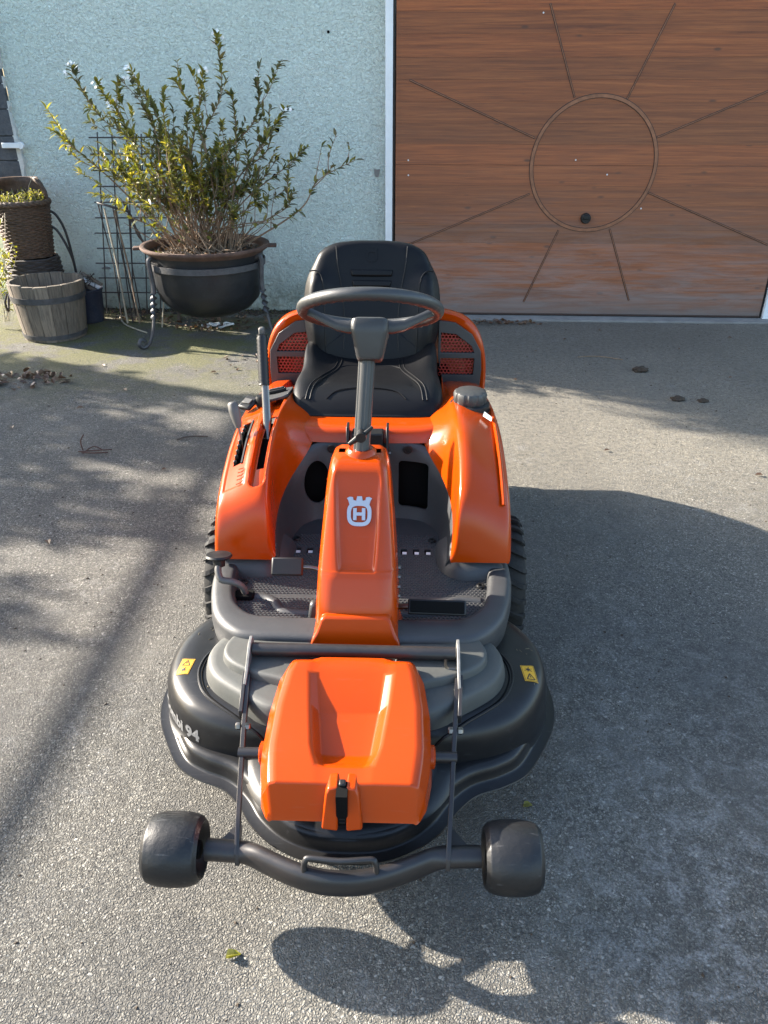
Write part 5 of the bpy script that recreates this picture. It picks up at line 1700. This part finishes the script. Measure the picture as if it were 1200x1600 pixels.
for nm, mb, mt in (('foliage', leaves, 'leaf'), ('foliage', darkl, 'leafdark'), ('blossom', fl_, 'plant_white')):
    o = mb.build(nm, mt, shrub, off=SO, sm=0); o['kind'] = 'stuff'
# moss and seedlings on the soil
mb = MB()
for k in range(420):
    a = rng.uniform(0, 2 * pi); r = 0.37 * sqrt(rng.random())
    leaf_add(mb, Vector((CC.x + cos(a) * r, CC.y + sin(a) * r, 0.598)), Vector((rng.uniform(-1, 1), rng.uniform(-1, 1), rng.uniform(0.1, 1))), Vector((0, 0, 1)), rng.uniform(0.02, 0.045), 0.014)
o = mb.build('leaf_litter', 'litter', caul, off=tuple(CC), sm=0); o['kind'] = 'stuff'
mb = MB()
for k in range(160):
    a = rng.uniform(pi * 1.1, pi * 1.9); r = rng.uniform(0.30, 0.385)
    leaf_add(mb, Vector((CC.x + cos(a) * r, CC.y + sin(a) * r, 0.596)), Vector((rng.uniform(-1, 1), rng.uniform(-1, 1), rng.uniform(0.4, 1.4))), Vector((0, 0, 1)), rng.uniform(0.015, 0.03), 0.012)
o = mb.build('moss', 'leaf', caul, off=tuple(CC), sm=0); o['kind'] = 'stuff'

# ---------------------------------------------------------------- wooden tub
TC = Vector((-2.515, 5.46, 0))
tub = thing('wooden_tub', 'empty weathered wooden half-barrel tub with iron hoops beside the wall', 'wooden tub', tuple(TC), 0)
NS = 17
TH = 0.40
for k in range(NS):
    a0, a1 = 2 * pi * k / NS, 2 * pi * (k + 1) / NS
    g = 0.006
    jut = rng.uniform(-0.004, 0.004); top = TH + rng.uniform(-0.004, 0.005)
    m = MB(); rows = []
    for z, r in ((0.0, 0.214), (0.10, 0.226), (0.22, 0.240), (0.33, 0.252), (top, 0.259)):
        ring = []
        for rr, aa in ((r + jut, a0 + g), (r + jut + 0.001, (a0 + a1) / 2), (r + jut, a1 - g), (r - 0.024, a1 - g), (r - 0.024, a0 + g)):
            ring.append((TC.x + rr * cos(aa), TC.y + rr * sin(aa), z))
        rows.append(ring)
    m.loft(rows, closed=True, capa=True, capb=True)
    recalc(m.build('stave', 'stave', tub, off=tuple(TC), bevel=0.002, seg=1))
for z, h, r in ((0.018, 0.030, 0.2205), (0.275, 0.040, 0.2500)):
    m = MB(); m.lathe([(r - 0.003, z), (r + 0.002, z), (r + 0.002 + h * 0.12, z + h), (r - 0.003 + h * 0.12, z + h)], tuple(TC), 48, close=True); recalc(m.build('hoop', 'band', tub, off=tuple(TC), sm=40))
m = MB(); m.lathe([(0.0, 0.05), (0.20, 0.05), (0.20, 0.03)], tuple(TC), 32); m.build('tub_bottom', 'stave', tub, off=tuple(TC))
hd = Vector((-1, -0.25, 0)).normalized(); he = Vector((-hd.y, hd.x, 0))
pts = [TC + hd * 0.262 + he * 0.045 + Vector((0, 0, 0.32)), TC + hd * 0.285 + he * 0.05 + Vector((0, 0, 0.26)), TC + hd * 0.29 + Vector((0, 0, 0.19)), TC + hd * 0.285 - he * 0.05 + Vector((0, 0, 0.26)), TC + hd * 0.262 - he * 0.045 + Vector((0, 0, 0.32))]
m = MB(); m.tube(spline(pts, 6), 0.0075, 8); m.build('handle', 'wire', tub, off=tuple(TC))

# ---------------------------------------------------------------- wicker planter on a dark wicker base
BC = Vector((-2.76, 5.83, 0))
wb = thing('wicker_planter', 'tall dark wicker planter with yellowish seedlings behind the wooden tub', 'planter', tuple(BC))
def weave(prof_fn, z0, z1, nrow, nst, rad, mat, name, parent):
    m = MB()
    for j in range(nrow):
        z = z0 + (z1 - z0) * j / (nrow - 1)
        r = prof_fn(z)
        pts = []
        n = nst * 4
        for k in range(n + 1):
            a = 2 * pi * k / n
            w = 0.006 * (1 if j % 2 else -1) * sin(a * nst)
            pts.append((BC.x + (r + w) * cos(a), BC.y + (r + w) * sin(a), z + 0.002 * sin(a * 5 + j)))
        m.tube(pts, rad, 5, cap=False)
    return m.build(name, mat, parent, off=tuple(BC), sm=60)
pf = lambda z: 0.150 + (z - 0.45) * 0.10
weave(pf, 0.50, 0.86, 30, 13, 0.0075, 'wicker', 'basket_weave', wb)
m = MB(); m.lathe([(0.13, 0.48), (0.145, 0.5), (0.18, 0.86), (0.16, 0.85)], tuple(BC), 28); m.build('liner', 'void', wb, off=tuple(BC))
m = MB()
for s in (0, 1, 2):
    m.tube([(BC.x + (0.197 + 0.006 * sin(9 * a + s * 2)) * cos(a), BC.y + (0.197 + 0.006 * sin(9 * a + s * 2)) * sin(a), 0.868 + 0.011 * cos(9 * a + s * 2.1)) for a in [2 * pi * k / 72 for k in range(73)]], 0.0115, 6, cap=False)
m.build('braided_rim', 'wicker', wb, off=tuple(BC), sm=60)
m = MB()
rows = []
for z, k in ((0.86, 0.0), (0.93, 0.0), (0.985, 0.0), (1.02, 0.0)):
    h = (z - 0.86) / 0.16
    rows.append([(BC.x + 0.19 * cos(a) * (1 - 0.35 * h ** 3), BC.y + 0.19 * sin(a), z) for a in [pi * (0.03 + 0.94 * q / 16) for q in range(17)]])
m.loft(rows); bb = recalc(m.build('back_panel', 'wicker', wb, off=tuple(BC), sm=60)); solid(bb, 0.018, 0)
pf2 = lambda z: 0.200 - abs(z - 0.30) * 0.10
weave(pf2, 0.14, 0.48, 22, 9, 0.011, 'wire', 'lower_basket', wb)
m = MB(); m.lathe([(0.17, 0.0), (0.18, 0.14), (0.185, 0.3), (0.17, 0.48)], tuple(BC), 28); m.build('lower_liner', 'void', wb, off=tuple(BC))
seed = thing('seedlings', 'low tangle of yellowish seedlings growing in the wicker planter', 'plant', (BC.x, BC.y, 0.86))
mb, ms = MB(), MB()
for k in range(130):
    a = rng.uniform(0, 2 * pi); r = 0.17 * sqrt(rng.random())
    p = Vector((BC.x + cos(a) * r, BC.y + sin(a) * r, 0.855))
    top = p + Vector((rng.uniform(-0.05, 0.05), rng.uniform(-0.06, 0.03), rng.uniform(0.03, 0.10)))
    ms.tube([p, p.lerp(top, 0.5) + rvec(0.01), top], 0.0013, 4)
    for q in range(6):
        leaf_add(mb, p.lerp(top, rng.uniform(0.4, 1)), rvec() + Vector((0, 0, 0.3)), Vector((0, 0, 1)), rng.uniform(0.012, 0.026), 0.011)
ms.build('stems', 'cane', seed, off=(BC.x, BC.y, 0.86), sm=0)
o = mb.build('foliage', 'paleleaf', seed, off=(BC.x, BC.y, 0.86), sm=0); o['kind'] = 'stuff'
m = MB(); m.tube([BC + Vector((0.05, 0, 0.87)), BC + Vector((0.09, 0, 0.98)), BC + Vector((0.13, 0, 1.04)), BC + Vector((0.17, 0, 1.09))], 0.002, 5); m.build('dry_stalk', 'cane', seed, off=(BC.x, BC.y, 0.86))
# trailing climber over the lower basket
cl = thing('trailing_climber', 'thin pale climber trailing over the lower wicker basket at the left edge', 'climber', (-2.93, 5.62, 0))
mb, ms = MB(), MB()
for k in range(16):
    p0 = Vector((-2.98 + rng.uniform(-0.1, 0.05), 5.62, 0.05))
    p3 = Vector((-2.84 + rng.uniform(-0.18, 0.14), 5.58 + rng.uniform(-0.06, 0.06), rng.uniform(0.45, 0.86)))
    pts = [Vector(p) for p in spline([p0, p0.lerp(p3, 0.4) + rvec(0.06), p0.lerp(p3, 0.75) + rvec(0.05), p3], 6)]
    ms.tube(pts, 0.0022, 4)
    for q in range(9):
        i = rng.randint(5, len(pts) - 1)
        leaf_add(mb, pts[i], rvec() + Vector((0, -0.3, 0.1)), Vector((0, 0, 1)), rng.uniform(0.025, 0.05), 0.024)
ms.build('stems', 'cane', cl, off=(-2.93, 5.62, 0), sm=0)
o = mb.build('foliage', 'paleleaf', cl, off=(-2.93, 5.62, 0), sm=0); o['kind'] = 'stuff'
# black garden hose looping down behind the planter
hz = thing('garden_hose', 'black hose looping down the wall beside the wicker planter', 'hose', (-2.55, 5.95, 0))
for dx, z1 in ((0.0, 0.80), (0.035, 0.70)):
    pts = [(-2.60 - dx, 5.92, z1), (-2.555 - dx * 0.6, 5.93, z1 - 0.04), (-2.515 - dx * 0.3, 5.94, z1 - 0.16), (-2.50, 5.95, 0.40), (-2.505, 5.95, 0.20), (-2.515, 5.93, 0.01)]
    m = MB(); m.tube(spline(pts, 6), 0.0095, 8); m.build('hose_run', 'cable', hz, off=(-2.55, 5.95, 0))

# ---------------------------------------------------------------- navy bucket with wood scraps
KC = Vector((-2.40, 5.86, 0))
bk = thing('bucket', 'dark navy bucket stuffed with wood scraps and dry roots', 'bucket', tuple(KC))
m = MB(); m.lathe([(0.0, 0.0), (0.085, 0.0), (0.095, 0.02), (0.112, 0.235), (0.119, 0.24), (0.119, 0.252), (0.108, 0.252), (0.09, 0.05), (0.0, 0.05)], tuple(KC), 28); m.build('pail', 'navy', bk, off=tuple(KC), sm=40)
for k in range(3):
    R = Matrix.Rotation(0.45 + 0.05 * k, 3, 'Y')
    m = MB(); m.box(KC + Vector((0.02 + 0.01 * k, -0.03 + 0.03 * k, 0.27 + 0.022 * k)), (0.17, 0.035, 0.016), R); m.build('wood_scrap', 'white' if k == 1 else 'stave', bk, off=tuple(KC), bevel=0.002, seg=1)
m = MB()
for k in range(26):
    p = KC + Vector((rng.uniform(-0.07, 0.03), rng.uniform(-0.06, 0.05), 0.25))
    m.tube([p, p + Vector((rng.uniform(-0.04, 0.08), rng.uniform(-0.05, 0.05), 0.06)), p + Vector((rng.uniform(-0.07, 0.12), rng.uniform(-0.08, 0.05), rng.uniform(0.0, 0.13)))], 0.003, 4)
m.build('roots', 'darkbark', bk, off=tuple(KC), sm=0)

# ---------------------------------------------------------------- steel mesh trellis
tr = thing('mesh_trellis', 'dark steel reinforcement mesh leaning on the teal wall as a trellis', 'trellis', (-2.1, 6.05, 0))
def tl(u, v):          # leaning plane; u across, v up
    return Vector((-2.325 + u + 0.08 * v, 5.97 + 0.11 * v, v))
for k, u in enumerate((0.0, 0.108, 0.216, 0.324, 0.432)):
    m = MB(); m.tube([tl(u, 0.03), tl(u + 0.004, 0.7), tl(u, 1.31 - 0.01 * (k % 2))], 0.0048, 6); m.build('upright_wire', 'wire', tr, off=(-2.1, 6.05, 0))
for k in range(11):
    v = 0.19 + 0.1085 * k
    m = MB(); m.tube([tl(-0.055 + rng.uniform(-.01, .01), v) + Vector((0, -0.007, 0)), tl(0.49 + rng.uniform(-.02, .02), v + 0.004) + Vector((0, -0.007, 0))], 0.0048, 6); m.build('cross_wire', 'wire', tr, off=(-2.1, 6.05, 0))
# plant support ring with stakes
sup = thing('plant_support', 'green wire plant support ring on thin stakes in front of the mesh trellis', 'plant support', (-2.1, 5.85, 0))
rc = Vector((-2.085, 5.84, 0.835))
m = MB(); m.tube([rc + Vector((0.105 * cos(a), 0.09 * sin(a), 0.035 * cos(a + 2.6))) for a in [2 * pi * k / 40 for k in range(41)]], 0.0055, 6, cap=False); m.build('ring', 'wire', sup, off=(-2.1, 5.85, 0))
for a, fx, fy in ((3.3, -2.19, 5.93), (0.2, -2.02, 5.9), (1.7, -2.10, 6.0), (5.0, -2.06, 5.80)):
    m = MB(); m.tube([rc + Vector((0.105 * cos(a), 0.09 * sin(a), 0.035 * cos(a + 2.6))), (fx * 0.5 + (rc.x + 0.06 * cos(a)) * 0.5, fy * 0.5 + rc.y * 0.5, 0.42), (fx, fy, 0.0)], 0.0045, 6); m.build('stake', 'wire', sup, off=(-2.1, 5.85, 0))
# loose canes and a dead branch leaning in the corner
for k, (a, b, r, mat, lab) in enumerate([
        ((-2.175, 5.90, 0.82), (-2.10, 5.80, 0.0), 0.008, 'cane', 'pale straight cane leaning in front of the trellis, leftmost'),
        ((-2.12, 5.95, 0.80), (-2.005, 5.80, 0.0), 0.007, 'barkk', 'brown thin cane leaning in front of the trellis, right of the pale one'),
        ((-1.72, 5.78, 0.62), (-1.80, 5.70, 0.0), 0.0055, 'cane', 'thin pale cane standing just left of the cauldron stand')]):
    o = thing('garden_cane', lab, 'cane', b, 0, 'canes by the trellis')
    m = MB(); m.tube([a, ((a[0] + b[0]) / 2 + 0.01, (a[1] + b[1]) / 2, (a[2] + b[2]) / 2), b], [r * 0.8, r, r], 7); m.build('cane', mat, o, off=b)
o = thing('dead_branch', 'dark knobbly branch leaning from the trellis down behind the cauldron', 'branch', (-1.72, 5.86, 0.3))
pts = spline([(-2.03, 5.93, 0.86), (-1.99, 5.92, 0.74), (-1.93, 5.90, 0.60), (-1.83, 5.88, 0.50), (-1.74, 5.86, 0.44), (-1.66, 5.85, 0.40)], 5)
m = MB(); m.tube(pts, [0.012 + 0.003 * sin(i * 1.7) for i in range(len(pts))], 7); m.build('limb', 'darkbark', o, off=(-1.72, 5.86, 0.3))
m = MB(); m.tube([(-1.74, 5.86, 0.44), (-1.70, 5.86, 0.2), (-1.71, 5.85, 0.0)], 0.012, 7); m.build('lower_limb', 'darkbark', o, off=(-1.72, 5.86, 0.3))
o = thing('fallen_stick', 'grey stick lying on the ground by the left foot of the cauldron stand', 'stick', (-1.95, 5.5, 0))
m = MB(); m.tube(spline([(-2.20, 5.92, 0.012), (-2.10, 5.74, 0.010), (-1.98, 5.62, 0.008), (-1.86, 5.52, 0.008)], 5), 0.006, 7); m.build('stick', 'cane', o, off=(-1.95, 5.5, 0))
# white plastic chain links under the cauldron
o = thing('plastic_links', 'small white plastic links lying under the cauldron', 'plastic links', (-1.38, 5.72, 0))
for k in range(4):
    m = MB(); c = Vector((-1.46 + 0.055 * k, 5.72 + 0.012 * (k % 2), 0.012 + 0.010 * (k % 2)))
    m.tube([c + Vector((0.036 * cos(a), 0.024 * sin(a), 0.006 * sin(2 * a + k))) for a in [2 * pi * q / 20 for q in range(21)]], 0.008, 6, cap=False); m.build('link', 'white', o, off=(-1.38, 5.72, 0))

# ---------------------------------------------------------------- litter on the ground
def litter(name, label, c, n, rx, ry, mat, s0=0.03, s1=0.065):
    mb = MB()
    for k in range(n):
        a = rng.uniform(0, 2 * pi); r = sqrt(rng.random())
        p = Vector((c[0] + cos(a) * rx * r, c[1] + sin(a) * ry * r, rng.uniform(0.003, 0.02)))
        L = rng.uniform(s0, s1)
        leaf_add(mb, p, Vector((rng.uniform(-1, 1), rng.uniform(-1, 1), rng.uniform(-0.15, 0.3))), Vector((rng.uniform(-.4, .4), rng.uniform(-.4, .4), 1)), L, L * 0.6, rng.uniform(-0.1, 0.5), rng.uniform(-0.3, 0.4))
    o = mb.build(name, mat, None, off=(c[0], c[1], 0), sm=0)
    o.location = (c[0], c[1], 0)
    o['kind'] = 'stuff'; o['label'] = label; o['category'] = 'leaf litter'
litter('leaf_litter', 'heap of brown dead leaves on the asphalt at the left edge', (-2.32, 4.45), 95, 0.34, 0.15, 'litter')
litter('leaf_litter', 'dead leaves blown against the garage door behind the seat', (0.75, 5.93), 90, 0.36, 0.07, 'litter', 0.02, 0.05)
litter('leaf_litter', 'dead leaves under the cauldron along the wall foot', (-1.30, 5.78), 150, 0.55, 0.22, 'litter', 0.025, 0.055)
litter('leaf_litter', 'dead leaves and bits along the wall foot behind the canes', (-2.0, 5.95), 70, 0.4, 0.14, 'litter', 0.02, 0.05)
litter('leaf_litter', 'few thin dead leaves and crumbs in front of the cauldron', (-0.85, 4.9), 26, 0.30, 0.22, 'litter', 0.015, 0.045)
# grit, crumbs and leaf fragments strewn over the whole forecourt: nobody could count them
mb = MB()
for k in range(1500):
    x = rng.uniform(-2.7, 2.7); y = 0.5 + 5.6 * rng.random() ** 0.7
    r = rng.uniform(0.0015, 0.0045) * (1.7 if rng.random() < 0.12 else 1)
    a = rng.uniform(0, 6.28); q = rng.uniform(0.5, 1.6)
    c_, s_ = cos(a), sin(a)
    P = [(r * q, 0), (0, r), (-r * q, 0), (0, -r)]
    mb.add([(x + u * c_ - w * s_, y + u * s_ + w * c_, 0.0005) for u, w in P] + [(x + 0.25 * r, y, r * 0.9)], [(0, 1, 4), (1, 2, 4), (2, 3, 4), (3, 0, 4)])
grit = mb.build('grit', 'soil', None, sm=0); grit['kind'] = 'stuff'; grit['label'] = 'fine dark grit and crumbs strewn over the asphalt'; grit['category'] = 'grit'
# earth and moss collected in the angle between wall and asphalt
mb = MB()
for k in range(420):
    x = rng.uniform(-2.85, -0.14); y = 6.215 - 0.16 * rng.random() ** 2.2
    r = rng.uniform(0.008, 0.026)
    n = 7
    base = [(x + r * cos(2 * pi * j / n) * rng.uniform(0.7, 1.3), y + r * sin(2 * pi * j / n) * rng.uniform(0.6, 1.1), 0.001) for j in range(n)]
    mid = [(x + (p[0] - x) * 0.6, y + (p[1] - y) * 0.6, r * rng.uniform(0.3, 0.6)) for p in base]
    mb.add(base + mid + [(x, y, r * 0.75)], [(j, (j + 1) % n, n + (j + 1) % n, n + j) for j in range(n)] + [(n + j, n + (j + 1) % n, 2 * n) for j in range(n)])
wf = mb.build('wall_foot_earth', 'soil', None, sm=60); wf['kind'] = 'stuff'; wf['label'] = 'dark crumbly earth gathered along the foot of the teal wall'; wf['category'] = 'earth'
mb = MB()
for k in range(500):
    x = rng.uniform(-2.85, -0.14); y = 6.215 - 0.12 * rng.random() ** 2
    leaf_add(mb, Vector((x, y, 0.004)), Vector((rng.uniform(-1, 1), rng.uniform(-1, 0.2), rng.uniform(0.3, 1.5))), Vector((0, 0, 1)), rng.uniform(0.012, 0.035), 0.008)
wf = mb.build('wall_foot_moss', 'leafdark', None, sm=0); wf['kind'] = 'stuff'; wf['label'] = 'dull green moss and tiny weeds along the foot of the teal wall'; wf['category'] = 'moss'
grp = 'single dead leaves and crumbs scattered over the asphalt'
spots = [(-1.6, 4.3), (-1.04, 3.23), (-0.74, 4.04), (-1.15, 4.65), (-1.75, 4.0), (1.2, 5.5), (1.95, 5.3), (0.95, 5.2), (2.1, 4.7), (0.75, 4.6), (1.75, 3.3), (1.1, 3.55), (2.0, 3.05), (-2.0, 3.7), (0.55, 5.4), (1.5, 5.75), (2.4, 5.6), (-1.9, 4.75), (-0.62, 5.2), (-1.3, 2.55)]
for x, y in spots:
    mb = MB(); L = rng.uniform(0.02, 0.045); a = rng.uniform(0, 6.28)
    leaf_add(mb, Vector((-L / 2 * cos(a), -L / 2 * sin(a), 0.006)), Vector((cos(a), sin(a), 0.1)), Vector((0, 0, 1)), L, L * 0.6, 0.3, 0.1)
    o = mb.build('fallen_leaf', 'litter', None, sm=0); o.location = (x, y, 0)
    tag(o, 'tiny brown leaf lying alone on the grey asphalt', 'leaf', grp)
for x, y, L, lab in ((-0.201, 0.932, 0.034, 'small yellow-green bud on the asphalt in front of the left support wheel'), (0.455, 1.345, 0.028, 'small green leaf in shade behind the right support wheel')):
    mb = MB()
    leaf_add(mb, Vector((-L / 2, 0, 0.004)), Vector((1, 0.4, 0.05)), Vector((0, 0, 1)), L, L * 0.55, 0.5, 0.2)
    leaf_add(mb, Vector((-L / 2, 0.004, 0.006)), Vector((1, 0.1, 0.35)), Vector((0, 0, 1)), L * 0.8, L * 0.5, 0.5, 0.2)
    o = mb.build('fallen_leaf', 'leaf', None, sm=0); o.location = (x, y, 0); tag(o, lab, 'leaf')
def clod(x, y, r, lab):
    mb = MB()
    bm = bmesh.new(); bmesh.ops.create_icosphere(bm, subdivisions=3, radius=r)
    for v in bm.verts:
        n = noise.noise(v.co * (2.2 / r) + Vector((x, y, 0)))
        v.co *= 1 + 0.55 * n
        v.co.z *= 0.55; v.co.x *= 1.35
    mb.add([v.co for v in bm.verts], [[v.index for v in f.verts] for f in bm.faces]); bm.free()
    o = mb.build('earth_clod', 'soil', None, sm=60); o.location = (x, y, r * 0.3); tag(o, lab, 'clod')
clod(1.57, 4.82, 0.035, 'dark lump of earth on the asphalt in front of the garage door')
clod(1.66, 4.30, 0.028, 'flat dark crumb of earth on the asphalt, nearer than the lump')
clod(1.80, 4.28, 0.022, 'small dark crumb of earth right of the flat crumb')
def twig(name, lab, c, segs, mat, r=0.004):
    o = thing(name, lab, 'twig', (c[0], c[1], 0))
    for s in segs:
        m = MB(); m.tube(spline([(c[0] + a, c[1] + b, z) for a, b, z in s], 5), r, 6); m.build('twig', mat, o, off=(c[0], c[1], 0))
M['redtwig'] = plain('reddish_dead_twig', (0.060, 0.026, 0.018), 0.8, var=0.4, nscale=40)
twig('fallen_twig', 'reddish dead twig with an upright end on the left asphalt', (-1.49, 3.40), [[(-0.02, 0.03, 0.005), (-0.025, 0.035, 0.05), (-0.005, 0.04, 0.085)], [(-0.03, 0.0, 0.01), (0.05, 0.01, 0.014), (0.13, 0.03, 0.012)], [(-0.01, -0.01, 0.012), (0.06, -0.02, 0.014), (0.12, 0.0, 0.01)], [(0.0, -0.02, 0.01), (0.04, 0.02, 0.03), (0.08, 0.03, 0.01)]], 'redtwig', 0.0032)
twig('fallen_twig', 'long pale curved twig on the asphalt near the garage door', (1.36, 5.07), [[(-0.14, 0.02, 0.004), (-0.05, 0.04, 0.004), (0.03, 0.03, 0.005), (0.15, -0.03, 0.004)]], 'barkk', 0.003)
twig('fallen_twig', 'short dark twig on the asphalt left of the mower', (-1.02, 3.62), [[(-0.06, -0.04, 0.006), (0.0, -0.01, 0.012), (0.09, 0.01, 0.006)]], 'darkbark', 0.004)

# ================================================================== unseen at the left: bushes, tree and an added beam frame that shade the forecourt
added_frame = thing('shadow_pergola', 'open wooden pergola out of view at the left, added to cast a beam shadow', 'shadow_pergola', (-5.62, 3.2, 0))  # added out of view so its beam throws the long dark band
FO = (-5.62, 3.2, 0)
m = MB(); m.box((-5.62, 2.6, 2.345), (0.045, 6.4, 0.048)); m.build('beam', 'stave', added_frame, off=FO, bevel=0.004)
m = MB(); m.box((-7.4, 2.6, 2.345), (0.045, 6.4, 0.048)); m.build('beam', 'stave', added_frame, off=FO, bevel=0.004)
for y in (-0.5, 5.7):
    for x in (-5.62, -7.4):
        m = MB(); m.box((x, y, 1.14), (0.09, 0.09, 2.31)); m.build('post', 'stave', added_frame, off=FO, bevel=0.004)
def bush(name, label, cat, base, fn, n, mat, ls, stems_n, grp=None):
    o = thing(name, label, cat, base)
    mb, ms = MB(), MB()
    for k in range(n):
        p = fn()
        L = rng.uniform(*ls)
        leaf_add(mb, p, rvec(), rvec(), L, L * 0.55, 0.2, 0.1)
    for k in range(stems_n):
        p = fn(); b = Vector(base) + Vector((rng.uniform(-.1, .1), rng.uniform(-.3, .3), 0))
        ms.tube([b, b.lerp(p, 0.5) + Vector((0, 0, 0.15)), p], [0.012, 0.008, 0.003], 5)
    ms.build('stems', 'darkbark', o, off=base, sm=0)
    q = mb.build('foliage', mat, o, off=base, sm=0); q['kind'] = 'stuff'
    return o
def blob(c, r, flat=1.0):
    def fn():
        v = rvec() * (rng.random() ** 0.45)
        return Vector((c[0] + v.x * r[0], c[1] + v.y * r[1], c[2] + v.z * r[2]))
    return fn
for k, (y, h, w, n, lab) in enumerate([(2.85, 2.10, 0.40, 800, 'loose bush beside the pergola, nearer than all the others'), (3.55, 2.40, 0.48, 2300, 'loose tall bush beside the pergola, second of the row'), (4.30, 2.55, 0.48, 3000, 'tall dense bush beside the pergola, third of the row'), (5.02, 2.62, 0.48, 3300, 'tallest bush beside the pergola, fourth of the row'), (5.66, 2.40, 0.36, 2600, 'dense bush beside the pergola, farthest of the row')]):
    bush('garden_bush', lab, 'bush', (-5.95, y, 0), blob((-5.95, y, h * 0.55), (0.35, w, h * 0.47)), n, 'evergreen', (0.07, 0.13), 24)
tree = thing('shade_tree', 'leafy tree standing beyond the left corner of the house', 'tree', (-5.3, 7.4, 0))
TO = (-5.3, 7.4, 0)
m = MB(); m.tube(spline([(-5.3, 7.4, -0.1), (-5.28, 7.3, 1.0), (-5.2, 7.15, 2.0), (-5.1, 6.95, 3.0)], 5), [0.14 - 0.004 * i for i in range(16)], 10); m.build('trunk', 'darkbark', tree, off=TO)
mb, ms = MB(), MB()
import itertools
cents = []
for k in range(130):
    v = rvec() * (rng.random() ** 0.4)
    c = Vector((-4.75 + v.x * 1.25, 6.55 + v.y * 0.95, 3.35 + v.z * 1.25))
    gx, gy = c.x + c.z * 2.1445 * 0.954, c.y - c.z * 2.1445 * 0.30
    lim = 4.10 - (gx - 0.68) * 0.31           # shade must stop about here on the forecourt
    if gy < lim + 0.12 or (gx < 1.35 and gy < 5.4):
        continue
    cents.append(c)
for c in cents:
    ms.tube([(-5.15, 7.0, 2.4), Vector((-5.1, 6.9, 2.8)).lerp(c, 0.5) + Vector((0, 0, 0.1)), c], [0.03, 0.018, 0.006], 5)
    for q in range(70):
        leaf_add(mb, c + rvec(0.30) * rng.random() ** 0.5, rvec(), rvec(), rng.uniform(0.06, 0.11), 0.05, 0.2, 0.1)
ms.build('limbs', 'darkbark', tree, off=TO, sm=0)
q = mb.build('crown', 'evergreen', tree, off=TO, sm=0)
